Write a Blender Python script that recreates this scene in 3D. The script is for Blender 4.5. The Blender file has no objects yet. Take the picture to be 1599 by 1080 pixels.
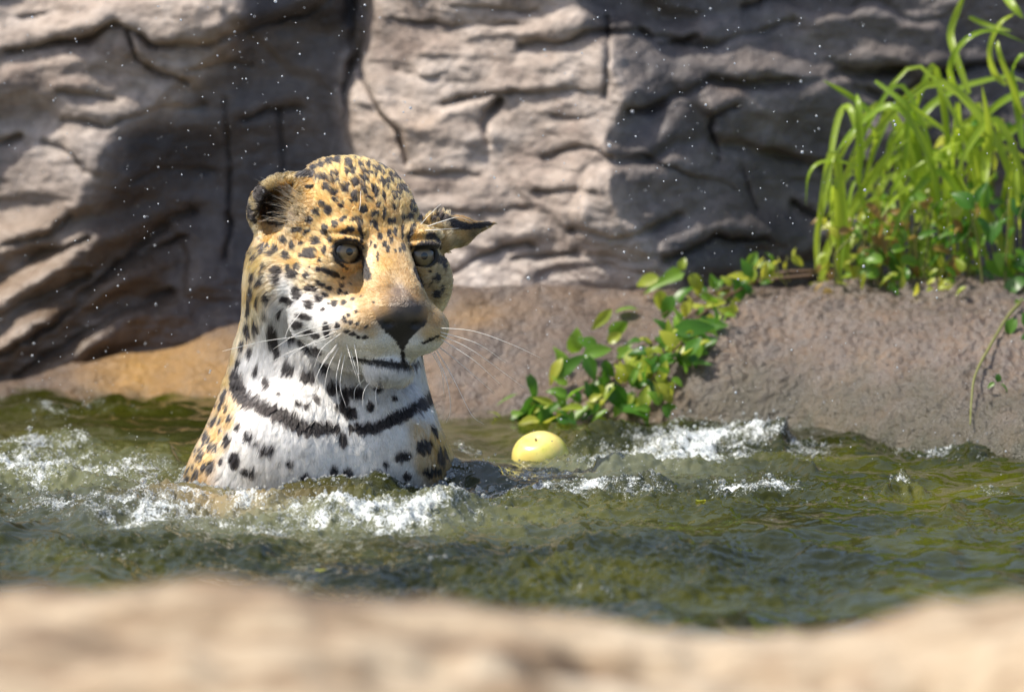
import bpy, math, random
import numpy as np
from mathutils import Vector
from mathutils.bvhtree import BVHTree
from mathutils.kdtree import KDTree

rng = np.random.default_rng(7)
random.seed(7)
sc = bpy.context.scene
COL = sc.collection

# ------------------------------------------------------------------ camera
S = 0.00075                 # metres per photo pixel at the jaguar
D = 8.0                     # metres from camera to jaguar
K = S / D
TILT = math.radians(7.0)
FWD = np.array([0, math.cos(TILT), -math.sin(TILT)])
RGT = np.array([1.0, 0, 0])
UPV = np.array([0, math.sin(TILT), math.cos(TILT)])
AIM = np.array([0, 0, 0.168])
CAM = AIM - D * FWD
cd = bpy.data.cameras.new("camera")
cam = bpy.data.objects.new("camera", cd)
COL.objects.link(cam)
cam.location = CAM
cam.rotation_euler = (math.pi / 2 - TILT, 0, 0)
cd.sensor_width = 36
cd.lens = 36 / (1599 * K)
cd.clip_start = 0.05
cd.clip_end = 500
cd.dof.use_dof = True
cd.dof.focus_distance = D - 0.03
cd.dof.aperture_fstop = 4.2
sc.camera = cam

# ------------------------------------------------------------------ sky, sun, exposure
SUN_AZ = math.radians(85)   # to the left of the line from jaguar to camera
SUN_EL = math.radians(60)
sun_dir = np.array([-math.sin(SUN_AZ) * math.cos(SUN_EL), -math.cos(SUN_AZ) * math.cos(SUN_EL), math.sin(SUN_EL)])
world = bpy.data.worlds.new("World")
sc.world = world
world.use_nodes = True
wn = world.node_tree.nodes
wl = world.node_tree.links
sky = wn.new("ShaderNodeTexSky")
sky.sky_type = 'NISHITA'
sky.sun_disc = False
sky.dust_density = 3.0
sky.sun_elevation = SUN_EL
sky.sun_rotation = math.atan2(sun_dir[0], sun_dir[1])
wl.new(sky.outputs[0], wn["Background"].inputs[0])
wn["Background"].inputs[1].default_value = 0.15
sl = bpy.data.lights.new("sun", 'SUN')
sl.energy = 4.9
sl.angle = math.radians(0.5)
sl.color = (1.0, 0.93, 0.82)
so = bpy.data.objects.new("sun", sl)
COL.objects.link(so)
so.rotation_euler = Vector(sun_dir).to_track_quat('Z', 'Y').to_euler()
sc.view_settings.view_transform = 'Standard'
sc.view_settings.look = 'None'
sc.view_settings.exposure = 0.34
sc.view_settings.gamma = 1
sc.cycles.use_denoising = True
sc.cycles.max_bounces = 8
sc.cycles.transparent_max_bounces = 8

# ------------------------------------------------------------------ pixel <-> place
def pix_dir(px, py):
    px = np.asarray(px, float); py = np.asarray(py, float)
    return FWD + ((px - 799.5) * K)[..., None] * RGT + ((540 - py) * K)[..., None] * UPV
def at_z(px, py, z=0.0):
    d = pix_dir(px, py)
    t = (z - CAM[2]) / d[..., 2]
    return CAM + t[..., None] * d
def at_y(px, py, y):
    d = pix_dir(px, py)
    t = (np.asarray(y) - CAM[1]) / d[..., 1]
    return CAM + t[..., None] * d
def project(P):
    v = P - CAM
    dep = v @ FWD
    return 799.5 + (v @ RGT) / dep / K, 540 - (v @ UPV) / dep / K
def jag(px, py, Z):
    """a point given by photo pixel and by its distance in pixels towards the camera from the plane of the jaguar's eyes"""
    px = np.asarray(px, float); py = np.asarray(py, float); Z = np.asarray(Z, float)
    return AIM + S * ((px - 799.5)[..., None] * RGT + (540 - py)[..., None] * UPV - Z[..., None] * FWD)

# ------------------------------------------------------------------ noise
_perm = np.random.default_rng(3).permutation(256).astype(np.int32)
_perm = np.concatenate([_perm, _perm, _perm])
_grad = np.random.default_rng(4).normal(size=(256, 3)).astype(np.float32)
_grad /= np.linalg.norm(_grad, axis=1)[:, None]
def perlin(x, y, z=0.0):
    x, y, z = np.broadcast_arrays(np.asarray(x, np.float32), np.asarray(y, np.float32), np.asarray(z, np.float32))
    xi = np.floor(x).astype(np.int32); yi = np.floor(y).astype(np.int32); zi = np.floor(z).astype(np.int32)
    xf = x - xi; yf = y - yi; zf = z - zi
    xi &= 255; yi &= 255; zi &= 255
    f = lambda t: t * t * t * (t * (t * 6 - 15) + 10)
    u, v, w = f(xf), f(yf), f(zf)
    out = 0
    for dx in (0, 1):
        for dy in (0, 1):
            for dz in (0, 1):
                h = _perm[_perm[_perm[xi + dx] + yi + dy] + zi + dz]
                g = _grad[h]
                n = g[..., 0] * (xf - dx) + g[..., 1] * (yf - dy) + g[..., 2] * (zf - dz)
                out = out + n * (u if dx else 1 - u) * (v if dy else 1 - v) * (w if dz else 1 - w)
    return out * 1.5
def fbm(x, y, z=0.0, octaves=4, gain=0.5):
    t = 0; a = 1.0; s = 1.0
    for o in range(octaves):
        t = t + a * perlin(np.asarray(x) * s + 13.7 * o, np.asarray(y) * s + 7.1 * o, np.asarray(z) * s + 3.3 * o)
        a *= gain; s *= 2.03
    return t
def smooth(e0, e1, x):
    t = np.clip((x - e0) / (e1 - e0), 0, 1)
    return t * t * (3 - 2 * t)
def interp(table, x):
    t = np.array(table, float)
    return np.interp(x, t[:, 0], t[:, 1])
def seg_dist(px, py, pts):
    """distance to a polyline and interpolated 3rd value of its points"""
    best = np.full(np.shape(px), 1e9); val = np.zeros(np.shape(px))
    for a, b in zip(pts[:-1], pts[1:]):
        dx, dy = b[0] - a[0], b[1] - a[1]
        t = np.clip(((px - a[0]) * dx + (py - a[1]) * dy) / (dx * dx + dy * dy + 1e-9), 0, 1)
        d = np.hypot(px - a[0] - t * dx, py - a[1] - t * dy)
        w = a[2] + t * (b[2] - a[2]) if len(a) > 2 else np.ones_like(t)
        m = d < best
        best = np.where(m, d, best); val = np.where(m, w, val)
    return best, val

# ------------------------------------------------------------------ objects
def mesh_obj(name, V, F, mat=None, parent=None, smooth_shade=True, attrs=None, fattrs=None):
    me = bpy.data.meshes.new(name)
    V = np.asarray(V, np.float32)
    if isinstance(F, np.ndarray):
        n, k = F.shape
        me.vertices.add(len(V)); me.vertices.foreach_set("co", V.ravel())
        me.loops.add(n * k); me.loops.foreach_set("vertex_index", F.astype(np.int32).ravel())
        me.polygons.add(n)
        me.polygons.foreach_set("loop_start", np.arange(0, n * k, k, dtype=np.int32))
        me.update(calc_edges=True)
        me.validate()
    else:
        me.from_pydata([tuple(map(float, v)) for v in V], [], F)
    if smooth_shade:
        me.polygons.foreach_set("use_smooth", np.ones(len(me.polygons), bool))
    for an, arr in (attrs or {}).items():
        a = me.attributes.new(an, 'FLOAT_COLOR', 'POINT')
        c = np.ones((len(V), 4), np.float32); c[:, :3] = arr
        a.data.foreach_set("color", c.ravel())
    for an, arr in (fattrs or {}).items():
        a = me.attributes.new(an, 'FLOAT', 'POINT')
        a.data.foreach_set("value", np.asarray(arr, np.float32).ravel())
    if mat: me.materials.append(mat)
    o = bpy.data.objects.new(name, me)
    COL.objects.link(o)
    if parent is not None: o.parent = parent
    return o
def tag(o, label=None, cat=None, group=None, kind=None):
    if label: o["label"] = label
    if cat: o["category"] = cat
    if group: o["group"] = group
    if kind: o["kind"] = kind
    return o
def empty(name, loc):
    o = bpy.data.objects.new(name, None)
    COL.objects.link(o); o.location = loc; o.empty_display_size = 0.05
    return o
def adopt(ch, par):
    """parent without moving: the parent is an unrotated, unscaled Empty"""
    ch.parent = par
    ch.location = Vector(ch.location) - Vector(par.location)
    return ch
def grid_faces(nu, nv):
    i = np.arange(nu - 1)[:, None] * nv + np.arange(nv - 1)[None, :]
    return np.stack([i, i + nv, i + nv + 1, i + 1], -1).reshape(-1, 4)

def nodes_of(name):
    m = bpy.data.materials.new(name); m.use_nodes = True
    nt = m.node_tree
    return m, nt, nt.nodes, nt.links, nt.nodes["Principled BSDF"]
def N(nt, t, **kw):
    n = nt.nodes.new(t)
    for k, v in kw.items():
        if k.startswith("i_"):
            key = k[2:]; n.inputs[int(key) if key.isdigit() else key.replace("_", " ")].default_value = v
        else: setattr(n, k, v)
    return n
def ramp(nt, fac, stops):
    r = nt.nodes.new("ShaderNodeValToRGB")
    e = r.color_ramp.elements
    e[0].position, e[0].color = stops[0][0], (*stops[0][1], 1)
    e[1].position, e[1].color = stops[-1][0], (*stops[-1][1], 1)
    for p, c in stops[1:-1]:
        x = e.new(p); x.color = (*c, 1)
    nt.links.new(fac, r.inputs[0])
    return r.outputs[0]
def mixc(nt, fac, a, b, mode='MIX'):
    m = nt.nodes.new("ShaderNodeMix"); m.data_type = 'RGBA'; m.blend_type = mode
    for s, v in ((0, fac), (6, a), (7, b)):
        if hasattr(v, "is_linked") or hasattr(v, "links"): nt.links.new(v, m.inputs[s])
        else: m.inputs[s].default_value = v if s == 0 else (*v, 1)
    return m.outputs[2]
def attr(nt, name):
    a = nt.nodes.new("ShaderNodeAttribute"); a.attribute_name = name
    return a
def noise(nt, scale, detail=4, rough=0.55, vec=None, dist=0.0):
    n = N(nt, "ShaderNodeTexNoise"); n.inputs["Scale"].default_value = scale
    n.inputs["Detail"].default_value = detail; n.inputs["Roughness"].default_value = rough
    n.inputs["Distortion"].default_value = dist
    if vec is not None: nt.links.new(vec, n.inputs["Vector"])
    return n
def objco(nt, scale=(1, 1, 1)):
    t = N(nt, "ShaderNodeTexCoord"); m = N(nt, "ShaderNodeMapping")
    m.inputs["Scale"].default_value = scale
    nt.links.new(t.outputs["Object"], m.inputs["Vector"])
    return m.outputs[0]
def mathn(nt, op, a, b=None, clamp=False):
    m = nt.nodes.new("ShaderNodeMath"); m.operation = op; m.use_clamp = clamp
    for i, v in enumerate((a, b)):
        if v is None: continue
        if hasattr(v, "links"): nt.links.new(v, m.inputs[i])
        else: m.inputs[i].default_value = v
    return m.outputs[0]
def bump(nt, height, strength, dist, normal=None):
    b = N(nt, "ShaderNodeBump"); b.inputs["Strength"].default_value = strength; b.inputs["Distance"].default_value = dist
    nt.links.new(height, b.inputs["Height"])
    if normal is not None: nt.links.new(normal, b.inputs["Normal"])
    return b.outputs[0]

# ------------------------------------------------------------------ materials of the setting
def rock_material(name):
    m, nt, nd, ln, b = nodes_of(name)
    co = objco(nt)
    cstr = objco(nt, (5, 5, 9))
    n1 = noise(nt, 7, 6, 0.6, co); n2 = noise(nt, 1.6, 5, 0.65, cstr, 0.4); n3 = noise(nt, 60, 4, 0.6, co)
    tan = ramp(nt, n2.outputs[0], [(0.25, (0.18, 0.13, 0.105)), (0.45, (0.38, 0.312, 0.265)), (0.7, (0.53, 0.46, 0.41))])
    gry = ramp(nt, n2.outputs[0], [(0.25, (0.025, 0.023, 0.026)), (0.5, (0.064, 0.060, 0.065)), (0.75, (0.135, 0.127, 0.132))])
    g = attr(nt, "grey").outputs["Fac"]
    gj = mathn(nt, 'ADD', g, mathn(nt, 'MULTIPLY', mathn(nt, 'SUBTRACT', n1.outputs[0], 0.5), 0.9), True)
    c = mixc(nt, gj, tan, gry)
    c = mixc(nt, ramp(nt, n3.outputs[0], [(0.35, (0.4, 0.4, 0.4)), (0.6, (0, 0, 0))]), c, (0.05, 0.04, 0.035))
    o = attr(nt, "ochre").outputs["Fac"]
    c = mixc(nt, mathn(nt, 'MULTIPLY', o, n1.outputs[0], True), c, (0.30, 0.16, 0.035))
    ln.new(c, b.inputs["Base Color"])
    w = attr(nt, "wet").outputs["Fac"]
    r = mathn(nt, 'SUBTRACT', 0.75, mathn(nt, 'MULTIPLY', w, 0.5))
    ln.new(r, b.inputs["Roughness"])
    hsum = mathn(nt, 'ADD', noise(nt, 24, 6, 0.62, objco(nt, (1, 1, 1.4))).outputs[0], mathn(nt, 'MULTIPLY', n3.outputs[0], 0.6))
    bn = bump(nt, hsum, 0.7, 0.013)
    ln.new(bn, b.inputs["Normal"])
    return m
def ledge_material():
    m, nt, nd, ln, b = nodes_of("wet_ledge_stone")
    co = objco(nt)
    n1 = noise(nt, 9, 6, 0.62, co); n3 = noise(nt, 120, 3, 0.6, co); n4 = noise(nt, 30, 4, 0.6, co)
    base = ramp(nt, n1.outputs[0], [(0.3, (0.050, 0.029, 0.016)), (0.5, (0.118, 0.074, 0.044)), (0.72, (0.19, 0.130, 0.084))])
    c = mixc(nt, ramp(nt, n4.outputs[0], [(0.38, (0.7, 0.7, 0.7)), (0.55, (0, 0, 0))]), base, (0.10, 0.08, 0.07))
    c = mixc(nt, attr(nt, "pebbly").outputs["Fac"], c, mixc(nt, ramp(nt, n3.outputs[0], [(0.42, (0, 0, 0)), (0.62, (1, 1, 1))]), c, (0.13, 0.11, 0.095)))
    n7 = noise(nt, 3.2, 4, 0.6, co, 0.6)
    c = mixc(nt, ramp(nt, n7.outputs[0], [(0.36, (0.55, 0.55, 0.55)), (0.52, (0, 0, 0))]), c, (0.06, 0.045, 0.038))
    c = mixc(nt, mathn(nt, 'MULTIPLY', attr(nt, "ochre").outputs["Fac"], mathn(nt, 'MULTIPLY', n1.outputs[0], 1.7), True), c, (0.30, 0.16, 0.03))
    c = mixc(nt, attr(nt, "algae").outputs["Fac"], c, (0.035, 0.032, 0.012))
    ln.new(c, b.inputs["Base Color"])
    r = ramp(nt, n4.outputs[0], [(0.35, (0.32, 0.32, 0.32)), (0.65, (0.62, 0.62, 0.62))])
    ln.new(r, b.inputs["Roughness"])
    spk = noise(nt, 210, 2, 0.5, co)
    ln.new(ramp(nt, spk.outputs[0], [(0.45, (0.15, 0.15, 0.15)), (0.62, (1, 1, 1))]), b.inputs["Coat Weight"])
    b.inputs["Coat Roughness"].default_value = 0.10
    n6 = noise(nt, 330, 3, 0.6, co)
    h = mathn(nt, 'ADD', mathn(nt, 'ADD', mathn(nt, 'MULTIPLY', n3.outputs[0], 0.7), mathn(nt, 'MULTIPLY', n6.outputs[0], 0.35)), mathn(nt, 'MULTIPLY', n4.outputs[0], 0.6))
    bn = bump(nt, h, 0.9, 0.007)
    ln.new(bn, b.inputs["Normal"])
    ln.new(bump(nt, mathn(nt, 'ADD', noise(nt, 240, 2, 0.5, co).outputs[0], mathn(nt, 'MULTIPLY', n3.outputs[0], 1.2)), 1.0, 0.008), b.inputs["Coat Normal"])
    return m
def water_material():
    m, nt, nd, ln, b = nodes_of("murky_water")
    co = objco(nt)
    n1 = noise(nt, 3.0, 4, 0.6, co, 0.5)
    deep = ramp(nt, n1.outputs[0], [(0.32, (0.007, 0.009, 0.0008)), (0.5, (0.025, 0.028, 0.0014)), (0.68, (0.060, 0.061, 0.002))])
    body = attr(nt, "tan").outputs["Fac"]
    deep = mixc(nt, body, deep, (0.27, 0.19, 0.085))
    milky = attr(nt, "milky").outputs["Fac"]
    deep = mixc(nt, milky, deep, (0.27, 0.29, 0.19))
    f = attr(nt, "foam").outputs["Fac"]
    n2 = noise(nt, 190, 5, 0.8, objco(nt, (1, 0.5, 1)), 1.8)
    n5 = noise(nt, 34, 4, 0.65, objco(nt, (1, 0.6, 1)), 1.0)
    fm = mathn(nt, 'ADD', mathn(nt, 'MULTIPLY', f, 0.66), mathn(nt, 'ADD', mathn(nt, 'MULTIPLY', mathn(nt, 'SUBTRACT', n2.outputs[0], 0.5), 2.1), mathn(nt, 'MULTIPLY', mathn(nt, 'SUBTRACT', n5.outputs[0], 0.5), 1.0)))
    fm = mathn(nt, 'MULTIPLY', ramp(nt, fm, [(0.47, (0, 0, 0)), (0.80, (1, 1, 1))]), ramp(nt, f, [(0.06, (0, 0, 0)), (0.3, (1, 1, 1))]))
    c = mixc(nt, fm, deep, (0.62, 0.66, 0.66))  # whitens the foam and also stands in for glitter on the waves
    ln.new(c, b.inputs["Base Color"])
    ln.new(ramp(nt, fm, [(0, (0.03, 0.03, 0.03)), (1, (0.3, 0.3, 0.3))]), b.inputs["Roughness"])
    b.inputs["IOR"].default_value = 1.333
    rip = mathn(nt, 'ADD', noise(nt, 38, 3, 0.5, objco(nt, (0.6, 1.0, 1)), 0.6).outputs[0], mathn(nt, 'MULTIPLY', fm, 0.5))
    bn = bump(nt, rip, 0.22, 0.008)
    ln.new(bn, b.inputs["Normal"])
    return m

# ------------------------------------------------------------------ rock wall
LINES = [  # grooves and cracks traced on the rock: (points px, half width px, depth m)
 ([(610,38),(650,45),(700,52),(760,48),(805,42)],6,.022), ([(700,20),(760,20),(840,22)],4,.012),
 ([(810,75),(860,72),(900,65),(945,50),(1000,55),(1040,75),(1090,62)],9,.028), ([(690,170),(740,152),(800,150),(850,145),(905,143),(945,150)],5,.018),
 ([(780,160),(765,180),(758,205),(760,228)],9,.03), ([(845,247),(880,232),(920,227),(955,237)],7,.024), ([(830,300),(880,298),(930,295)],5,.014),
 ([(690,332),(760,331),(820,322)],5,.014), ([(700,428),(740,406),(790,386),(830,378)],9,.024), ([(890,355),(950,362),(1020,350),(1060,335)],10,.03),
 ([(800,407),(850,392),(900,386)],5,.014), ([(575,0),(562,60),(556,110),(570,150),(592,182),(620,215),(636,258)],8,.03),
 ([(550,-60),(548,0),(543,50),(552,100),(536,150),(530,220),(520,270)],13,.05),
 ([(980,174),(1020,172),(1070,150),(1110,128),(1160,142),(1250,142),(1320,132),(1420,128)],11,.045), ([(1000,58),(1100,78),(1180,62),(1250,42)],10,.03),
 ([(1150,172),(1115,182),(1110,205),(1120,252)],6,.02), ([(1165,18),(1200,8),(1260,4),(1350,-4)],7,.025), ([(1345,150),(1400,182),(1450,142),(1540,122),(1640,130)],9,.035),
 ([(1160,260),(1175,300),(1182,335)],6,.015), ([(940,150),(955,90),(945,30)],7,.02), ([(1000,240),(1060,262),(1150,300)],6,.014), ([(1200,240),(1300,280),(1400,270)],7,.02),
 ([(0,97),(40,90),(75,82),(130,72),(170,47),(200,62),(240,86),(330,77),(400,57),(470,36),(525,4)],10,.042), ([(-40,20),(20,4)],6,.02),
 ([(20,40),(60,34),(110,22)],4,.01), ([(80,156),(120,164),(168,166)],6,.02), ([(90,202),(160,207),(220,192),(280,182),(312,178)],8,.026), ([(60,236),(100,252),(130,280)],7,.02),
 ([(-20,238),(15,231)],8,.03), ([(285,122),(345,110),(390,118)],6,.02), ([(370,202),(430,187),(465,180)],7,.022), ([(345,170),(347,250),(345,420)],6,.02),
 ([(430,190),(432,262),(425,330)],6,.016), ([(-10,397),(60,382),(105,350)],7,.02), ([(-10,442),(80,402),(135,385)],7,.02), ([(95,484),(160,442),(230,382),(295,345)],11,.03),
 ([(-10,502),(60,472),(135,440)],8,.022), ([(-10,562),(60,522),(130,472),(200,422),(282,390)],10,.028), ([(20,592),(100,542),(180,502),(260,470)],9,.024),
 ([(190,60),(202,102),(242,128),(285,140)],7,.022), ([(200,300),(250,280),(320,290)],6,.016), ([(620,120),(660,130),(700,124)],4,.01), ([(640,280),(700,270),(750,276)],4,.01),
 ([(860,180),(900,186),(930,180)],5,.012), ([(600,360),(680,372),(720,366)],4,.01), ([(840,262),(900,268)],4,.012), ([(1040,400),(1120,372),(1200,380)],8,.02), ([(1240,330),(1290,350),(1400,340)],8,.02),
]
WALL_T = [  # place along the rock -> distance of the rock face from the pool's middle (m)
 (-1500,1.05),(-1000,.98),(-650,1.15),(-150,1.05),(0,1.01),(190,.925),(250,.945),(400,1.005),(520,1.055),(548,1.075),(585,1.02),(640,.985),(760,.915),(900,.84),(938,.828),(972,.87),(1120,.96),(1300,1.07),(1420,1.14),(1599,1.21),(1700,1.23),(1900,1.02),(2300,1.06),(3000,1.0)]
KNEES = [(190, [(-400,420),(0,372),(90,340),(150,240),(230,165),(340,125),(450,60),(560,-20),(700,-60)]),
         (548, [(-400,590),(0,560),(100,552),(180,535),(300,522),(700,505)]),
         (938, [(-400,880),(0,905),(70,930),(140,952),(220,938),(300,962),(400,1015),(700,1060)])]
def wall_place(px, py):
    """undo the slant of the three great edges of the rock so that one table describes it"""
    src = [np.full_like(px, -1500.0)] + [interp(t, py) for _, t in KNEES] + [np.full_like(px, 1700.0), np.full_like(px, 6000.0)]
    dst = [-1500.0] + [k for k, _ in KNEES] + [1700.0, 6000.0]
    out = np.full_like(px, -1500.0)
    for i in range(len(dst) - 1):
        t = (px - src[i]) / (src[i + 1] - src[i])
        out = np.where(t >= 0, dst[i] + t * (dst[i + 1] - dst[i]), out)
    return out
def axis(lo, a, b, hi, fine, coarse):
    return np.concatenate([np.arange(lo, a, coarse), np.arange(a, b, fine), np.arange(b, hi + coarse, coarse)])
def build_wall():
    xs = axis(-2.6, -0.78, 0.78, 2.6, 0.0030, 0.02)
    zs = axis(-1.35, -0.06, 0.55, 0.62, 0.0030, 0.02)
    X, Z = np.meshgrid(xs, zs, indexing='ij')
    P0 = np.stack([X, np.full_like(X, 0.93), Z], -1)
    px, py = project(P0.reshape(-1, 3)); px = px.reshape(X.shape); py = py.reshape(X.shape)
    wob = 42 * fbm(X * 4, Z * 6, 2.2, 4)
    pxe = wall_place(px + wob, py + 18 * fbm(X * 6, Z * 6, 7.7, 2))
    Y = 0.96 + 0.62 * (interp(WALL_T, pxe) - 0.98)
    Y = Y + 0.20 * (Z - 0.2) * (Z < 0.6) + 0.08 * np.maximum(Z - 0.6, 0) * 1.0 + (Z >= 0.6) * 0.08
    # upper left boulder stands out and throws the shade below it
    Y -= 0.05 * smooth(150, 60, py + (px - 250) * 0.28) * smooth(560, 500, px)
    Y += 0.04 * smooth(120, 330, py) * smooth(560, 480, px) * smooth(130, 260, px)
    Z = Z + (0.07 * fbm(X * 2.2, 0.5, 3.1, 4) + 0.02) * smooth(0.52, 0.64, Z)
    Y = Y + 0.25 * smooth(0.58, 0.66, Z)
    # lower left beds run diagonally
    dg = (py + 0.55 * px)
    Y += 0.016 * np.sin(dg / 13.0 + 2.0 * fbm(X * 9, Z * 9, 5.0, 2)) * smooth(330, 180, px) * smooth(300, 400, py)
    # bedding and lumps
    Y += 0.030 * fbm(X * 4.0, Z * 5.5, 0.3, 3, 0.42) + 0.0026 * fbm(X * 26, Z * 32, 1.3, 4, 0.62)
    Y += 0.07 * smooth(600, 420, px)
    # blocky fracture planes
    cell = np.full(X.shape, 9.0); c2 = cell.copy(); off = np.zeros(X.shape); slx = np.zeros(X.shape)
    vr = np.random.default_rng(12)
    wxx = X + 0.05 * fbm(X * 6, Z * 6, 31.0, 3); wzz = Z + 0.035 * fbm(X * 6, Z * 6, 35.0, 3)
    for k in range(46):
        sx, sz = vr.uniform(-0.95, 0.95), vr.uniform(-0.1, 0.65)
        dd = np.hypot((wxx - sx) * 0.62 + (wzz - sz) * 0.25, (wzz - sz) * 1.25)
        m = dd < cell
        c2 = np.where(m, cell, np.minimum(c2, dd)); cell = np.where(m, dd, cell)
        off = np.where(m, vr.normal(0, 0.008) + vr.normal(0, 0.10) * (wzz - sz) + vr.normal(0, 0.05) * (wxx - sx), off)
    Y += 0.7 * off * smooth(0.0, 0.03, c2 - cell) + 0.003 * np.exp(-((c2 - cell) / 0.007) ** 2) * smooth(-0.1, 0.3, fbm(X * 5, Z * 5, 41.0, 2))
    # hard little steps of the bedding
    st = fbm(X * 4, Z * 26, 8.8, 3)
    sth = 0.3 + 0.7 * smooth(0.0, 0.35, fbm(X * 3, Z * 3, 4.6, 2))
    Y += 0.5 * sth * (0.008 * smooth(0.14, 0.2, st) - 0.007 * smooth(-0.20, -0.25, st))
    jx = px + 9 * fbm(X * 20, Z * 20, 3.3, 3); jy = py + 7 * fbm(X * 20, Z * 20, 6.3, 3)
    for pts, hw, dp in LINES:
        d, _ = seg_dist(jx, jy, pts)
        wv = hw * (0.75 + 0.5 * fbm(X * 12, Z * 12, hw * 1.7, 2))
        fade = np.clip(0.75 + 1.1 * fbm(X * 9, Z * 9, hw * 3.1 + dp * 100, 2), 0.15, 1.35)
        sd, _ = seg_dist(jx, jy - hw * 0.9, pts)
        Y += 0.85 * fade * dp * (1.0 * np.exp(-(d / np.maximum(wv * 0.6, 2)) ** 2) + 0.30 * np.exp(-(sd / (wv * 1.8 + 2)) ** 2))
        # the lip above a groove stands out a little
        d2, _ = seg_dist(jx, jy + hw * 2.2, pts)
        Y -= 0.22 * fade * dp * np.exp(-(d2 / (hw * 2.0)) ** 2)
    V = np.stack([X, Y, Z], -1).reshape(-1, 3)
    mot = 0.35 * fbm(X * 5, Z * 6, 11.0, 3)
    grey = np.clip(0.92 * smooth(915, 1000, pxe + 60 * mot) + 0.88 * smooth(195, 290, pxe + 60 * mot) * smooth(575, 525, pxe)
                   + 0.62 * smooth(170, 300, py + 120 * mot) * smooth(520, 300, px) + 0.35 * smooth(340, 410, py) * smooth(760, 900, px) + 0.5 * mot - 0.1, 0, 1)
    ochre = 0.35 * np.exp(-((px - 640) / 60) ** 2 - ((py - 210) / 60) ** 2) + 0.45 * smooth(230, 420, py) * smooth(420, 150, px)
    wet = smooth(300, 460, py) * 0.7 + 0.3 * grey
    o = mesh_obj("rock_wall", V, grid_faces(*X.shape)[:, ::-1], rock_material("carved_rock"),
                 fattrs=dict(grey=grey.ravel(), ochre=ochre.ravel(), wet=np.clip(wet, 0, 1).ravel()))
    return tag(o, "tall brown and grey cracked rock face rising behind the jaguar", "rock wall")
wall = build_wall()

# ------------------------------------------------------------------ wet ledge at the foot of the wall
def build_ledge():
    PXW = [(-1600,640),(-600,640),(0,627),(200,620),(370,622),(520,635),(700,652),(1000,660),(1250,672),(1400,694),(1599,716),(2200,730),(3200,730)]
    PXT = [(-1600,600),(-600,598),(0,590),(200,548),(380,505),(450,474),(700,452),(1000,444),(1250,446),(1599,440),(2200,446),(3200,446)]
    xs = axis(-2.6, -0.78, 0.78, 2.6, 0.0032, 0.03)
    px = 799.5 + xs / 8.5 / K
    wl_ = at_z(px, interp(PXW, px), 0.0)
    tp = at_y(px, interp(PXT, px), np.maximum(0.80, wl_[:, 1] + 0.13))
    vs = np.concatenate([np.linspace(-1, 0, 30)[:-1], np.linspace(0, 1, 150), np.linspace(1, 2.2, 60)[1:]])
    yw, yt, zt = wl_[:, 1], tp[:, 1], np.maximum(tp[:, 2], 0.012)
    V = np.zeros((len(xs), len(vs), 3))
    V[..., 0] = xs[:, None]
    v = vs[None, :]
    rightness = smooth(980, 1120, px)[:, None]
    prof = (1 - rightness) * (1.25 * np.clip(v, 0, 1) - 0.25 * np.clip(v, 0, 1) ** 2) + rightness * np.sin(np.clip(v, 0, 1) * math.pi / 2) ** 0.85
    Y = np.where(v < 0, yw[:, None] + v * 0.20, np.where(v <= 1, yw[:, None] + (yt - yw)[:, None] * v, yt[:, None] + (v - 1) * 0.5))
    Z = np.where(v < 0, -1.30 * np.abs(v) ** 0.8, np.where(v <= 1, zt[:, None] * prof, zt[:, None] - (v - 1) * 0.11))
    X = np.broadcast_to(xs[:, None], Y.shape)
    amp = smooth(-0.35, 0.1, v) * smooth(1.5, 0.9, v)
    lump = 0.016 * fbm(X * 6, Y * 8, 0.2, 3, 0.45) + 0.0035 * fbm(X * 30, Y * 40, 0.9, 3)
    peb = 0.0036 * fbm(X * 105, Y * 110, 4.2, 2)
    peb_m = smooth(1020, 1130, px)[:, None] * np.ones_like(Y)
    Z = Z + amp * (lump + peb * peb_m * 1.1 + 0.35 * peb)
    V[..., 1] = Y; V[..., 2] = Z
    P = V.reshape(-1, 3)
    qx, qy = project(P)
    zz = P[:, 2]
    ochre = 0.95 * np.exp(-((qx - 280) / 130) ** 2 - ((qy - 590) / 40) ** 2) + 0.5 * np.exp(-((qx - 730) / 60) ** 2 - ((qy - 490) / 22) ** 2) + 0.35 * smooth(0.05, 0.0, zz) * smooth(900, 1050, qx) * np.clip(0.5 + 2 * fbm(P[:, 0] * 12, P[:, 1] * 12, 3, 2), 0, 1)
    algae = 0.75 * smooth(0.105, 0.02, zz + 0.03 * fbm(P[:, 0] * 15, P[:, 1] * 15, 8, 3)) * smooth(950, 1150, qx) + smooth(0.016, -0.02, zz + 0.018 * fbm(P[:, 0] * 25, P[:, 1] * 25, 0, 3)) * 0.85 + 0.4 * smooth(120, 0, qx) * smooth(0.05, 0, zz)
    leftm = smooth(560, 420, qx)
    algae = algae * (1 - 0.85 * leftm * smooth(0.0, 0.012, zz))
    ochre = np.maximum(ochre, 0.9 * leftm * smooth(60, 220, qx) * smooth(0.10, 0.02, zz) * smooth(-0.01, 0.005, zz))
    o = mesh_obj("rock_ledge", P, grid_faces(*Y.shape), ledge_material(),
                 fattrs=dict(pebbly=peb_m.ravel() * 0.8, ochre=np.clip(ochre, 0, 1), algae=np.clip(algae, 0, 1)))
    return tag(o, "wet sloping brown stone ledge between the water and the rock face", "ledge")
ledge = build_ledge()
def bvh_of(o):
    me = o.data
    v = np.empty(len(me.vertices) * 3); me.vertices.foreach_get("co", v)
    return BVHTree.FromPolygons([Vector(c) for c in v.reshape(-1, 3)], [tuple(p.vertices) for p in me.polygons])
ledge_bvh = bvh_of(ledge)
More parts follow.
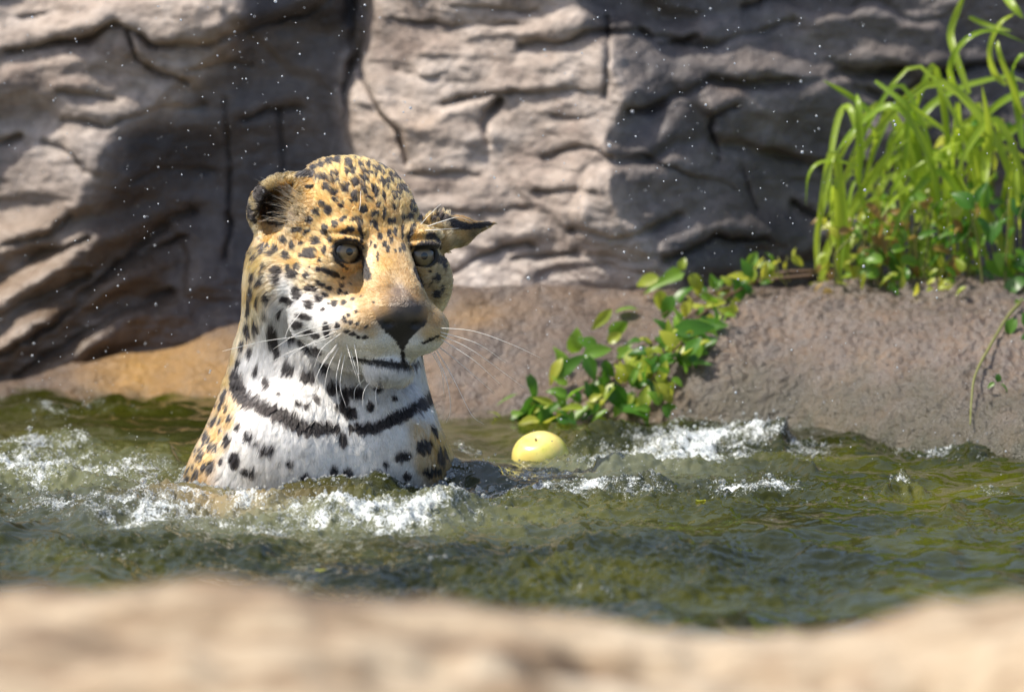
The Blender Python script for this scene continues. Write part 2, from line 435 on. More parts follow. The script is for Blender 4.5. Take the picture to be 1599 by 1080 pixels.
def on_ledge(px, py):
    d = pix_dir(px, py)
    h = ledge_bvh.ray_cast(Vector(CAM), Vector(d).normalized())
    return np.array(h[0]) if h[0] is not None else at_y(px, py, 0.8)
def ledge_z(x, y):
    h = ledge_bvh.ray_cast(Vector((x, y, 1.0)), Vector((0, 0, -1)))
    return h[0].z if h[0] is not None else 0.1

# ------------------------------------------------------------------ near rock, ground
def build_near_rock():
    EDGE = [(-2500,940),(-600,930),(0,926),(200,915),(330,908),(430,912),(500,931),(650,936),(800,946),(880,966),(1000,986),(1150,992),(1300,986),(1400,964),(1480,944),(1599,934),(2200,930),(4000,940)]
    xs = axis(-2.8, -0.62, 0.62, 2.8, 0.008, 0.05)
    yc = -2.75
    px = 799.5 + xs / 5.2 / K
    top = at_y(px, interp(EDGE, px), yc)[:, 2]
    vs = np.linspace(0, 1, 150)
    V = np.zeros((len(xs), len(vs), 3)); X = np.broadcast_to(xs[:, None], (len(xs), len(vs)))
    v = vs[None, :]
    Y = np.broadcast_to(-2.35 - 2.2 * v, X.shape)          # from the pool side to the visitor's side
    rise = interp([(0,-1.7),(.03,-.35),(.09,-.10),(.18,0),(.30,-.015),(.5,-.05),(.7,-.22),(.85,-.40),(1,-.75)], vs)[None, :]
    Z = top[:, None] + rise + 0.0 * X
    amp = smooth(0.17, 0.3, v) * 1.0
    Z = Z + amp * (0.030 * fbm(X * 5, Y * 6, 0.4, 4)) + 0.007 * fbm(X * 16, Y * 22, 1.4, 3) * smooth(.05, .2, v)
    for (cx, cy, rx, ry, dp) in [(930, 1030, 150, 14, .06), (1500, 1075, 90, 22, .07), (330, 985, 110, 10, .012), (1250, 1060, 90, 12, .02), (620, 1045, 120, 12, .015), (1560, 1020, 90, 10, .02)]:
        qx, qy = project(np.stack([X, Y, Z], -1).reshape(-1, 3))
        Z = Z - dp * np.exp(-((qx - cx) / rx) ** 2 - ((qy - cy) / ry) ** 2).reshape(Z.shape)
    V[..., 0] = X; V[..., 1] = Y; V[..., 2] = Z
    m, nt, nd, ln, b = nodes_of("pale_sandstone")
    n1 = noise(nt, 3.6, 5, 0.66, objco(nt, (0.8, 3.0, 1)), 0.5); n2 = noise(nt, 22, 4, 0.6, objco(nt))
    c = ramp(nt, n1.outputs[0], [(0.38, (0.07, 0.045, 0.030)), (0.46, (0.23, 0.165, 0.10)), (0.53, (0.36, 0.285, 0.195)), (0.66, (0.45, 0.38, 0.285))])
    c = mixc(nt, ramp(nt, n2.outputs[0], [(0.36, (0.6, 0.6, 0.6)), (0.5, (0, 0, 0))]), c, (0.20, 0.13, 0.075))
    ln.new(c, b.inputs["Base Color"]); b.inputs["Roughness"].default_value = 0.85
    ln.new(bump(nt, n2.outputs[0], 0.6, 0.02), b.inputs["Normal"])
    o = mesh_obj("foreground_rock", V.reshape(-1, 3), grid_faces(*Y.shape)[:, ::-1], m)
    return tag(o, "pale tan rock rim out of focus in front of the pool", "rock")
near_rock = build_near_rock()

def build_ground():
    xs = np.concatenate([np.linspace(-40, -3, 14), np.linspace(-2.9, 2.9, 40), np.linspace(3, 40, 14)])
    ys = np.concatenate([np.linspace(-40, -4.6, 12), np.linspace(-4.4, 1.6, 50), np.linspace(1.8, 40, 12)])
    X, Y = np.meshgrid(xs, ys, indexing='ij')
    inside = smooth(2.9, 2.5, np.abs(X)) * smooth(-4.1, -3.0, Y) * smooth(1.5, 1.05, Y)
    Z = -0.04 - 1.28 * inside + 0.02 * fbm(X * .7, Y * .7, 0, 3)
    m, nt, nd, ln, b = nodes_of("bare_soil")
    c = ramp(nt, noise(nt, 4, 5, .6, objco(nt)).outputs[0], [(.3, (.10, .075, .05)), (.7, (.22, .17, .12))])
    ln.new(c, b.inputs["Base Color"]); b.inputs["Roughness"].default_value = .9
    o = mesh_obj("ground", np.stack([X, Y, Z], -1).reshape(-1, 3), grid_faces(*X.shape), m)
    return tag(o, kind="structure")
ground = build_ground()

# ------------------------------------------------------------------ water
RIDGES = [  # (points px, half width in px (vertical), height m)
 ([(-60,842),(80,815),(190,800),(300,786),(420,800),(560,812),(700,806),(800,792),(900,790)],11,.016),
 ([(265,775),(330,752),(420,748),(500,766),(560,768),(640,752),(720,742),(790,748)],9,.013),
 ([(700,752),(860,762),(980,772),(1110,766),(1250,772)],6,.010),
 ([(930,738),(1040,736),(1130,728),(1250,737)],6,.014),
 ([(900,690),(1000,678),(1120,672),(1220,690)],10,.018),
 ([(-40,706),(80,698),(170,702),(260,712)],8,.012),
 ([(-40,762),(60,744),(140,752),(250,775)],8,.010),
 ([(1370,770),(1410,752),(1430,765)],5,.016),
 ([(1480,800),(1560,772),(1640,765)],7,.014),
 ([(40,640),(200,632),(330,648)],6,.006),
 ([(900,860),(1100,840),(1300,850),(1500,835)],12,.008),
 ([(700,930),(900,905),(1100,915),(1250,940)],14,.008),
 ([(100,880),(250,868),(400,872)],10,.007),
]
FOAM_GLITTER = [  # foam, and wave glitter painted white: (x, y, rx, ry, strength)
 (1090,700,120,30,1.25),(980,715,120,26,1.0),(860,742,110,14,.75),(1170,690,60,24,1.0),(1040,668,120,12,.8),(930,735,80,14,.7),
 (60,728,120,38,1.1),(190,740,80,36,1.0),(120,790,150,24,.8),(230,772,40,14,.9),(330,800,170,28,.95),(560,812,200,22,1.1),(700,800,100,18,.9),(420,830,120,14,.7),(200,810,120,20,.85),(780,775,90,12,.8),(610,752,110,14,.7),
 (740,740,60,20,.7),(880,772,120,10,1.0),(1000,770,80,12,.95),(1180,765,90,14,.95),(1400,755,26,16,.8),(1250,700,70,24,.8),(230,795,60,26,.75),(80,645,70,12,.55),(190,640,60,14,.5),
 (1340,668,120,12,.8),(1480,705,110,18,.65),(500,815,60,16,.7),(1540,770,60,12,.6),(180,870,160,16,.45),(950,930,160,20,.3),(650,880,160,12,.3),(1300,790,140,14,.4),(720,700,30,16,.5),(370,655,40,10,.4)]
CHOP = [(500,800,520,45,1.0),(1050,710,260,50,1.0),(80,735,220,50,.9),(1050,775,300,30,.8),(1400,760,60,25,.9),(900,900,460,60,.85),(250,860,320,34,.75),(1480,690,180,40,.7),(1500,820,200,30,.4),(150,640,200,20,.4)]
def build_water():
    xs = axis(-2.7, -0.72, 0.72, 2.7, 0.0032, 0.03)
    ys = axis(-2.5, -0.95, 0.80, 1.1, 0.0036, 0.03)
    X, Y = np.meshgrid(xs, ys, indexing='ij')
    px, py = project(np.stack([X, Y, 0 * X], -1).reshape(-1, 3)); px = px.reshape(X.shape); py = py.reshape(X.shape)
    wx = px + 28 * fbm(X * 6, Y * 6, 9.1, 3); wy = py + 9 * fbm(X * 9, Y * 6, 4.4, 3)
    chop = 0.16 + 0 * X
    for cx, cy, rx, ry, s in CHOP:
        chop = np.maximum(chop, s * np.exp(-(((wx - cx) / rx) ** 2 + ((wy - cy) / ry) ** 2) ** 1.3))
    H = 0.0075 * fbm(X * 4.5, Y * 3.2, 0.5, 2) + 0.0050 * fbm(X * 11, Y * 8, 2.5, 2)
    H += (0.5 + chop) * 0.0085 * fbm(X * 17, Y * 13, 1.1, 2, 0.45)
    H += (0.7 + 0.6 * chop) * 0.0058 * fbm(X * 6.0, Y * 15, 5.1, 2, 0.45)
    nearw = smooth(830, 900, py)
    H += nearw * 0.0075 * fbm(X * 9, Y * 11, 15.1, 2, 0.5)
    rid = 1 - np.abs(fbm(X * 40, Y * 30, 6.6, 3, 0.6))
    H += chop ** 1.3 * 0.0095 * (rid ** 3 - 0.3)
    H += chop ** 1.4 * 0.0042 * fbm(X * 110, Y * 85, 3.9, 2, 0.6)
    for pts, hw, h in RIDGES:
        d, _ = seg_dist(wx, wy, pts)
        H += h * (0.7 + 0.9 * fbm(X * 9, Y * 9, h * 900, 2)) * np.exp(-(d / hw) ** 2)
    foam = 0 * X
    for cx, cy, rx, ry, s in FOAM_GLITTER:
        foam = np.maximum(foam, s * np.exp(-(((wx - cx) / rx) ** 2 + ((wy - cy) / ry) ** 2)))
    foam = foam * (0.55 + 0.75 * np.clip(fbm(X * 30, Y * 24, 7.7, 3) + 0.45, 0, 1))
    milky = np.clip(0.42 * np.exp(-((wx - 960) / 190) ** 2 - ((wy - 735) / 28) ** 2) + 0.35 * np.exp(-((wx - 480) / 360) ** 2 - ((wy - 815) / 25) ** 2) + .3 * np.exp(-((wx - 100) / 200) ** 2 - ((wy - 740) / 40) ** 2), 0, 1)
    tan = np.clip(0.9 * np.exp(-((wx - 360) / 110) ** 2 - ((wy - 786) / 22) ** 2), 0, 1)  # jaguar's tan, mirrored and showing through, painted into the water colour
    H += foam * 0.004 * np.abs(fbm(X * 70, Y * 60, 1.9, 2))
    V = np.stack([X, Y, H], -1).reshape(-1, 3)
    o = mesh_obj("water", V, grid_faces(*X.shape), water_material(), fattrs=dict(foam=foam.ravel(), milky=milky.ravel(), tan=tan.ravel()))
    tag(o, kind="structure")
    return o, xs, ys, H, foam
water, WXS, WYS, WH, WFOAM = build_water()
def water_h(x, y):
    i = np.clip(np.searchsorted(WXS, x), 0, len(WXS) - 1); j = np.clip(np.searchsorted(WYS, y), 0, len(WYS) - 1)
    return WH[i, j]
#__PART2__
# ------------------------------------------------------------------ jaguar: one continuous body grown from a distance field
EYE_MID = (602.0, 395.0)
YAW, ROLL, PITCH = math.radians(19), math.radians(3), math.radians(0)
def head_matrix():
    cy, sy = math.cos(YAW), math.sin(YAW)
    Ry = np.array([[cy, 0, sy], [0, 1, 0], [-sy, 0, cy]])
    cr, sr = math.cos(-ROLL), math.sin(-ROLL)
    Rz = np.array([[cr, -sr, 0], [sr, cr, 0], [0, 0, 1]])
    cp, sp = math.cos(PITCH), math.sin(PITCH)
    Rx = np.array([[1, 0, 0], [0, cp, sp], [0, -sp, cp]])
    return Rz @ Ry @ Rx
HM = head_matrix()
def h2c(p):
    """head frame (x to the right of the picture, y up, z out of the face) -> (px, -py, Z)"""
    return np.asarray(p, float) @ HM.T + np.array([EYE_MID[0], -EYE_MID[1], 0])
def c_world(c):
    c = np.asarray(c, float)
    return jag(c[..., 0], -c[..., 1], c[..., 2])

class Field:
    def __init__(s, xs, ys, zs):
        s.xs, s.ys, s.zs = xs, ys, zs
        s.F = np.full((len(xs), len(ys), len(zs)), 60.0, np.float32)
    def box(s, c, r):
        out = []
        for ax, cc in zip((s.xs, s.ys, s.zs), c):
            i0 = max(0, np.searchsorted(ax, cc - r) - 1); i1 = min(len(ax), np.searchsorted(ax, cc + r) + 1)
            out.append(slice(i0, max(i1, i0 + 1)))
        return tuple(out)
    def pts(s, sl):
        return s.xs[sl[0]][:, None, None], s.ys[sl[1]][None, :, None], s.zs[sl[2]][None, None, :]
    def blend(s, sl, d, k, op):
        F = s.F[sl]
        d = d.astype(np.float32)
        if op == 'add':
            h = np.clip(0.5 + 0.5 * (F - d) / k, 0, 1); s.F[sl] = F + (d - F) * h - k * h * (1 - h)
        else:
            h = np.clip(0.5 - 0.5 * (F + d) / k, 0, 1); s.F[sl] = F + (-d - F) * h + k * h * (1 - h)
    def ell(s, c, r, k=20, R=None, op='add'):
        sl = s.box(c, max(r) + k + 12)
        x, y, z = s.pts(sl)
        x = x - c[0]; y = y - c[1]; z = z - c[2]
        if R is None: a, b, e = x, y, z
        else: a, b, e = [R[0, i] * x + R[1, i] * y + R[2, i] * z for i in range(3)]
        k0 = np.sqrt((a / r[0]) ** 2 + (b / r[1]) ** 2 + (e / r[2]) ** 2)
        k1 = np.sqrt((a / r[0] ** 2) ** 2 + (b / r[1] ** 2) ** 2 + (e / r[2] ** 2) ** 2) + 1e-9
        s.blend(sl, k0 * (k0 - 1) / k1, k, op)
    def cone(s, a, b, ra, rb, k=20, sc_=(1, 1, 1), op='add'):
        a = np.array(a, float); b = np.array(b, float)
        mid = (a + b) / 2
        sl = s.box(mid, np.linalg.norm(b - a) / 2 + max(ra, rb) * max(sc_) + k + 12)
        x, y, z = s.pts(sl)
        sx, sy, sz = sc_
        bx, by, bz = (b - a) / np.array(sc_)
        x = (x - a[0]) / sx; y = (y - a[1]) / sy; z = (z - a[2]) / sz
        t = np.clip((x * bx + y * by + z * bz) / (bx * bx + by * by + bz * bz), 0, 1)
        d = np.sqrt((x - t * bx) ** 2 + (y - t * by) ** 2 + (z - t * bz) ** 2) - (ra + t * (rb - ra))
        s.blend(sl, d * min(sc_), k, op)

def surface_nets(F, xs, ys, zs):
    nx, ny, nz = F.shape
    neg = F < 0
    cnt = np.zeros((nx - 1, ny - 1, nz - 1), np.int8)
    for i in (0, 1):
        for j in (0, 1):
            for k in (0, 1):
                cnt += neg[i:nx - 1 + i, j:ny - 1 + j, k:nz - 1 + k]
    act = (cnt > 0) & (cnt < 8)
    I, J, Kk = np.nonzero(act)
    idx = np.full(act.shape, -1, np.int32); idx[I, J, Kk] = np.arange(len(I))
    corners = [(i, j, k) for i in (0, 1) for j in (0, 1) for k in (0, 1)]
    acc = np.zeros((len(I), 3)); n = np.zeros(len(I))
    for a in corners:
        for b in corners:
            if sum(b) - sum(a) == 1 and all(bb >= aa for aa, bb in zip(a, b)):
                fa = F[I + a[0], J + a[1], Kk + a[2]]; fb = F[I + b[0], J + b[1], Kk + b[2]]
                m = (fa < 0) != (fb < 0)
                t = np.where(m, fa / np.where(m, fa - fb, 1), 0)
                pa = np.stack([xs[I + a[0]], ys[J + a[1]], zs[Kk + a[2]]], -1); pb = np.stack([xs[I + b[0]], ys[J + b[1]], zs[Kk + b[2]]], -1)
                p = pa + t[:, None] * (pb - pa)
                acc[m] += p[m]; n[m] += 1
    V = acc / n[:, None]
    Q = []
    for ax in range(3):
        sl0 = [slice(1, -1)] * 3; sl1 = [slice(1, -1)] * 3
        sl0[ax] = slice(0, -1); sl1[ax] = slice(1, None)
        s0 = neg[tuple(sl0)]; s1 = neg[tuple(sl1)]
        e = np.argwhere(s0 != s1)
        o = np.array([1, 1, 1]); o[ax] = 0
        e = e + o
        u, v = [(1, 2), (2, 0), (0, 1)][ax]
        du = np.zeros(3, int); du[u] = 1
        dv = np.zeros(3, int); dv[v] = 1
        g = lambda q: idx[q[:, 0], q[:, 1], q[:, 2]]
        quad = np.stack([g(e - du - dv), g(e - dv), g(e), g(e - du)], -1)
        inside = neg[e[:, 0], e[:, 1], e[:, 2]]
        quad[~inside] = quad[~inside][:, ::-1]
        Q.append(quad)
    return V, np.concatenate(Q)

def build_body():
    xs = np.arange(252, 790, 3.1)
    ys = np.concatenate([np.arange(-2260, -815, 16), np.arange(-815, -222, 3.1)])
    zs = np.concatenate([np.arange(-460, -190, 6.0), np.arange(-190, 135, 3.1)])
    f = Field(xs, ys, zs)
    # trunk: neck, chest, body hanging down into the water, limbs
    f.cone((508, -400, -160), (506, -585, -186), 104, 134, 24, (1, 1, .86))
    f.cone((506, -585, -178), (498, -760, -196), 136, 190, 60, (1, 1, .90))
    f.cone((498, -760, -196), (490, -920, -205), 192, 212, 60, (1, 1, .90))
    f.ell((345, -775, -150), (58, 80, 85), 40); f.ell((640, -765, -170), (58, 80, 80), 40)   # shoulders
    f.cone((490, -920, -205), (490, -1550, -250), 205, 150, 80, (1, 1, .95))
    for sgn in (-1, 1):
        f.cone((490 + sgn * 130, -900, -170), (490 + sgn * 140, -1230, -90), 80, 52, 50)
        f.cone((490 + sgn * 140, -1230, -90), (490 + sgn * 135, -1480, 30), 50, 44, 30)
        f.ell((490 + sgn * 135, -1500, 55), (50, 34, 62), 25)
        f.cone((490 + sgn * 90, -1560, -240), (490 + sgn * 120, -1830, -150), 95, 60, 50)
        f.cone((490 + sgn * 120, -1830, -150), (490 + sgn * 115, -2060, -250), 58, 42, 30)
        f.cone((490 + sgn * 115, -2060, -250), (490 + sgn * 115, -2190, -210), 42, 40, 30)
        f.ell((490 + sgn * 115, -2200, -170), (48, 34, 70), 25)
    f.cone((490, -1600, -330), (520, -2050, -400), 34, 26, 30)
    # breast swelling on both sides of the middle line
    f.ell((455, -700, -70), (90, 85, 70), 50); f.ell((600, -690, -85), (80, 85, 60), 50)
    # ruff behind the left cheek
    f.ell((437, -440, -120), (56, 95, 80), 40)
    H = lambda p: tuple(h2c(p))
    E = lambda c, r, k=20, op='add', R=None: f.ell(H(c), r, k, HM if R is None else HM @ R, op)
    def both(c, r, k=20, op='add'):
        for q in (-1, 1): E((q * c[0], c[1], c[2]), r, k, op)
    def rotz(a):
        a = math.radians(a); return np.array([[math.cos(a), -math.sin(a), 0], [math.sin(a), math.cos(a), 0], [0, 0, 1]])
    E((-26, 47, -124), (110, 101, 110), 30)               # skull
    E((-4, 30, -56), (78, 68, 56), 30)                    # forehead
    both((60, 32, -18), (37, 15, 28), 14)                # brows
    both((84, -42, -70), (46, 58, 66), 30)               # cheek bones
    E((-74, -98, -58), (52, 54, 62), 18)                 # lower cheeks
    E((60, -84, -72), (50, 50, 60), 18)
    E((-92, -104, -52), (40, 42, 46), 12)                # cheek ruff of the near side
    E((0, -92, -60), (70, 70, 80), 30)
    for q in (-1, 1): f.cone(H((q * 12, 14, -10)), H((q * 17, -64, 58)), 24, 29, 14)   # flat topped bridge of the nose
    E((0, -100, 40), (66, 50, 58), 22)                   # muzzle
    both((42, -112, 60), (46, 34, 43), 22)               # whisker pads
    E((-66, -122, 16), (46, 42, 50), 22); E((54, -118, 16), (44, 38, 46), 22)   # jowls
    both((30, -134, 60), (34, 22, 34), 12)               # upper lips
    E((0, -90, 80), (46, 32, 33), 12)                    # nose
    E((-8, -152, 2), (58, 40, 66), 20)                   # jaw
    E((-58, -148, -20), (44, 36, 56), 20)
    E((-2, -181, 46), (38, 21, 36), 10)                  # chin
    # mouth slit, lip furrow, nostrils
    for q in (-1, 1):
        f.cone(H((0, -158, 98)), H((q * 36, -159, 84)), 6, 6, 5, op='sub')
        f.cone(H((q * 36, -159, 84)), H((q * 62, -154, 56)), 6, 3, 5, op='sub')
        E((q * 22, -110, 110), (9, 5.5, 11), 6, 'sub')
    f.cone(H((0, -118, 112)), H((0, -156, 104)), 4, 4, 5, op='sub')
    # eyes: hollow, lids
    for q in (-1, 1):
        E((q * 62, -1, -20), (32, 31, 31), 10)
        E((q * 61, -2.5, 10), (21, 14.2, 34), 5, 'sub', rotz(q * 13))
        E((q * 61, 16.5, -3), (30, 7.5, 25), 5, 'add', rotz(q * 7))
        f.cone(H((q * 38, -13, 2)), H((q * 28, -26, 10)), 5, 3, 5, op='sub')   # tear corner
    # left ear: an open cup; right ear: laid out sideways
    ec = np.array((440, -322, -118.0))
    nrm = np.array((0.05, -0.18, 1.0)); nrm /= np.linalg.norm(nrm)
    xa = np.cross((0, 1, 0), nrm); xa /= np.linalg.norm(xa)
    ya = np.cross(nrm, xa)
    t = math.radians(32)
    R = np.stack([xa * math.cos(t) + ya * math.sin(t), -xa * math.sin(t) + ya * math.cos(t), nrm], 1)
    f.ell(ec, (60, 53, 30), 14, R)
    f.ell(ec + nrm * 22 + np.array((8, -5, 0)), (51, 43, 40), 8, R, 'sub')
    f.cone((472, -352, -112), (500, -330, -120), 26, 34, 16)
    f.cone((466, -312, -112), (508, -304, -108), 20, 46, 18)
    f.cone((684, -362, -112), (714, -359, -132), 33, 20, 12, (1, 1, .34))
    f.cone((714, -359, -132), (772, -346, -150), 20, 2.5, 8, (1, 1, .36))
    V, Q = surface_nets(f.F, xs, ys, zs)
    return V, Q
BV, BQ = build_body()
# keep the largest connected piece, smooth a little
def largest(V, Q):
    lab = np.arange(len(V))
    e = np.concatenate([Q[:, [0, 1]], Q[:, [1, 2]], Q[:, [2, 3]]])
    while True:
        l2 = lab.copy()
        np.minimum.at(l2, e[:, 0], lab[e[:, 1]]); np.minimum.at(l2, e[:, 1], lab[e[:, 0]])
        l2 = l2[l2]
        if (l2 == lab).all(): break
        lab = l2
    u, c = np.unique(lab, return_counts=True)
    keep = lab == u[c.argmax()]
    mp = np.cumsum(keep) - 1
    Q = Q[keep[Q].all(1)]
    return V[keep], mp[Q]
BV, BQ = largest(BV, BQ)
def lap(V, Q, it, lam=0.5):
    e = np.concatenate([Q[:, [0, 1]], Q[:, [1, 2]], Q[:, [2, 3]], Q[:, [3, 0]]])
    n = np.bincount(e[:, 0], minlength=len(V)) + np.bincount(e[:, 1], minlength=len(V))
    for k in range(it):
        a = np.zeros_like(V)
        for c in range(3):
            a[:, c] = np.bincount(e[:, 0], V[e[:, 1], c], len(V)) + np.bincount(e[:, 1], V[e[:, 0], c], len(V))
        V = V + (lam if k % 2 == 0 else -lam * 0.9) * (a / n[:, None] - V)
    return V
BV = lap(BV, BQ, 4)
BW = c_world(BV)                         # world positions
body_bvh = BVHTree.FromPolygons([Vector(v) for v in BW], BQ.tolist())

# ---- coat: spots, and shade painted in under the jaw, as seen in the photograph, laid on the surface
def zone(ox, oy, s, lst):
    return [(ox + a[0] / s, oy + a[1] / s, a[2] / s, (a[3] if len(a) > 3 else a[2]) / s, a[4] if len(a) > 4 else 0) for a in lst]
SPOTS = zone(380, 230, 6.75, [
 (610,275,70,28,-20),(700,275,45,35,-10),(735,210,35,25,-20),(815,175,45,25,-15),(815,310,62,32),(900,140,45,25,-20),(990,125,40,25,-30),(955,275,50,28,-5),(1110,155,40,45,20),(1150,205,45,20,20),
 (1125,255,55,25,-5),(965,345,55,22,-10),(870,415,42,38,-20),(955,465,42,38,-30),(1070,420,38,48,15),(1180,355,45,38),(1170,490,55,32,-5),(1175,552,55,20,-10),(965,545,35,18,-10),(1030,600,18,40,25),
 (690,415,35,18,20),(820,585,28,30),(885,655,45,42,-30),(760,665,45,20,-25),(690,765,35,38,-30),(775,700,28,18),(555,870,65,22,-5),(670,885,55,14,-38),(845,860,36,56,20),(955,800,26,45,25),(1045,750,50,15,-45),
 (1180,750,65,20,-20),(1235,780,30,26,40),(1130,860,42,32,10),(1060,890,55,22,-15),(905,960,24,40),(605,1010,25,20,-35),(410,975,36,42,-10),(505,1030,26,45),(160,970,15,18),(240,1040,25,16,-30),(1315,530,32,16,-10),(1270,320,45,26,20)]) + zone(520, 230, 6.75, [
 (295,170,25,35,-10),(380,170,28,22,20),(470,220,55,22,25),(545,195,35,10,25),(350,250,50,26,20),(430,270,45,18,10),(640,300,60,14,35),(660,250,35,16,30),(560,345,85,22,-5),(560,405,45,12,5),(740,415,52,26,20),(670,470,70,17,15),
 (670,525,45,18,20),(440,430,26,55,-20),(460,490,18,40,-10),(385,535,45,16,-5),(330,440,40,45,-20),(320,645,46,36,-30),(440,695,45,28,-15),(540,500,16,45,-5),(480,590,20,28),(540,690,18,55,10),(650,620,22,40,-5),(620,770,42,22),(750,730,30,20,20),
 (825,720,32,35,-20),(855,580,60,18,35),(850,645,50,17,35),(925,740,25,25),(945,600,40,17,50),(880,480,45,12,50),(820,380,26,40,-30),(870,420,40,13,45),(690,310,40,13,40),(1055,740,30,45),(1035,930,50,36),(780,460,35,12,30),(960,660,26,12,50)]) + zone(500, 340, 6.75, [
 (535,40,20,26),(590,75,26,52,-15),(625,190,24,38,10),(725,155,20,42,20),(790,140,28,26),(750,230,16,34,5),(680,280,20,34,10),(715,330,20,33,10),(580,295,13,28),(535,270,11,24),(870,110,14,34),(870,185,13,34),(990,80,20,34),(965,140,20,48,5),
 (935,220,14,58,-3),(880,310,18,48,-10),(840,335,14,26),(790,345,12,16),(605,400,12,48),(960,300,11,38),(40,545,36,24,-5),(115,580,58,26,15),(175,610,28,24,20),(240,635,28,12,-20),(15,705,28,16,10),(95,745,30,20),(235,710,20,16,-30),(205,775,13,28,30),
 (270,790,18,22,30),(315,695,14,11),(45,815,33,24,25),(145,900,33,30),(245,890,33,20,-25),(80,905,16,11),(335,855,17,9,-20),(370,990,17,15),(295,1020,19,19),(425,830,11,7),(560,890,13,10),(25,955,16,28),(245,1055,14,24)]) + zone(640, 320, 6.75, [
 (320,570,36,45),(300,770,25,45),(350,880,13,40),(290,940,45,38),(250,780,12,14),(220,700,15,14),(375,600,18,75),(300,380,16,55,-20),(230,820,14,12),(200,860,14,10)]) + zone(380, 370, 6.75, [
 (80,160,25,11),(95,230,30,12,-10),(200,150,26,24,-30),(325,120,30,45),(430,190,42,42,-20),(750,35,46,40),(690,160,72,54,-20),(610,190,30,22),(845,130,24,48,10),(800,245,20,20),(335,350,48,48,-5),(330,450,26,68,10),(455,320,26,38),(555,310,23,34),
 (500,390,62,46),(650,400,22,36,15),(790,340,28,28),(850,345,28,28),(920,375,48,26,5),(980,405,33,23,-25),(1045,430,28,13,-20),(1040,500,28,14,-15),(800,490,52,20,25),(905,540,30,18),(700,545,68,33,10),(555,590,46,72,-5),(450,680,76,40,15),
 (785,650,34,40,-10),(850,610,30,24,15),(680,710,46,46,20),(235,660,32,58,-10),(955,700,30,30),(890,700,16,10),(1055,690,33,20,-25),(1010,565,24,24),(1085,585,20,20),(1150,650,17,9),(210,290,26,38,15),(180,360,14,24),(835,755,13,26),
 (1105,815,17,17),(1185,790,15,11),(1080,890,18,14),(1135,900,21,18),(1205,915,21,17),(1290,945,21,15),(690,310,13,13),(50,690,16,48),(365,830,22,32),(205,830,25,22),(630,840,85,26,15),(560,930,50,48),(680,1010,55,28),
 (1090,995,30,17),(1150,1025,33,17),(1210,1050,28,15),(1280,1060,28,15),(870,980,32,85,-5),(985,940,22,36),(760,1045,45,32)]) + zone(360, 480, 6.75, [
 (440,330,52,148,-10),(490,500,33,38),(190,480,28,42,15),(260,670,26,38),(365,805,33,52,-15),(180,290,18,42,5),(65,560,11,28),(600,660,60,72,-30),(810,730,70,66),(990,640,52,56,-20),(500,910,20,20),(715,1015,33,36),(805,1035,26,28),
 (915,970,33,33),(1090,860,66,66),(1280,890,46,42),(640,350,46,32,20),(730,380,32,42),(850,470,115,46,10)]) + zone(280, 600, 6.136, [  # the last, wide blotch paints the shade under the jaw
 (410,135,19,54,-5),(340,180,14,42,5),(440,235,15,42),(355,60,14,45,20),(470,335,24,44,10),(378,360,17,42,12),(335,350,13,68,22),(383,445,13,32,15),(550,420,25,36),(655,505,44,50,-20),(740,590,45,22,35),(830,640,73,42,10),(445,540,34,64,10),(335,615,29,48,10),
 (290,800,40,72,15),(390,745,21,40,15),(525,735,57,88),(245,490,24,58,15),(272,530,17,42,5),(285,600,21,55,10),(180,665,14,68,15),(205,695,17,55,12),(225,795,19,60,10),(135,870,17,68,20),(165,880,17,65,15),(65,930,28,62,8),(125,795,10,35,15),(80,820,13,45,30),
 (155,640,10,40,10),(285,290,10,45,20),(280,370,8,20),(660,855,80,34,8),(1060,775,38,24),(1210,915,45,40),(945,95,18,22),(825,15,26,24)]) + zone(500, 560, 5.0, [
 (175,640,30,60,-5),(110,890,28,42,20),(215,905,42,38),(450,910,50,24,-5),(515,830,25,25),(650,770,64,35,-8),(815,690,64,46,-20),(895,570,20,40,-10),(945,770,26,70,-12),(980,740,11,60,-15),(920,880,34,28),(390,380,28,32),(235,430,50,42,20),(180,390,66,28,10),
 (190,310,34,85),(100,240,48,44),(290,270,48,46,20),(450,215,40,38),(580,310,18,20),(850,890,48,28),(680,925,34,17)])
SPOTS += [(396,402,5,3,-20),(393,432,3,7,10),(391,455,4,8,5),(386,486,3,8,8),(384,512,4,9,8),(377,540,3,8,10),(371,566,3,8,12),(362,590,3,8,15),(350,615,3,9,18),(342,635,3,9,18),(404,440,5,6,0),(400,470,3,7,10),(398,512,5,7,0),(331,660,3,8,18),(318,690,2.5,8,18),(309,712,3,9,18),(407,385,5,4,-30),(420,395,4,4,0)]
_r2 = np.random.default_rng(5)
for _k in range(36):
    _x = _r2.uniform(470, 660); _y = _r2.uniform(243, 300)
    SPOTS.append((_x, _y, _r2.uniform(2.0, 4.5), _r2.uniform(1.3, 2.4), _r2.uniform(-40, 40)))
FAINT = zone(280, 600, 6.136, [(1070,100,22,24),(955,770,44,34),(1070,865,24,20),(1190,680,34,24),(1285,745,24,20)]) + zone(500, 560, 5.0, [(355,765,22,22),(690,220,70,28,-40)]) + zone(500, 340, 6.75, [(740,715,44,22,-8)])
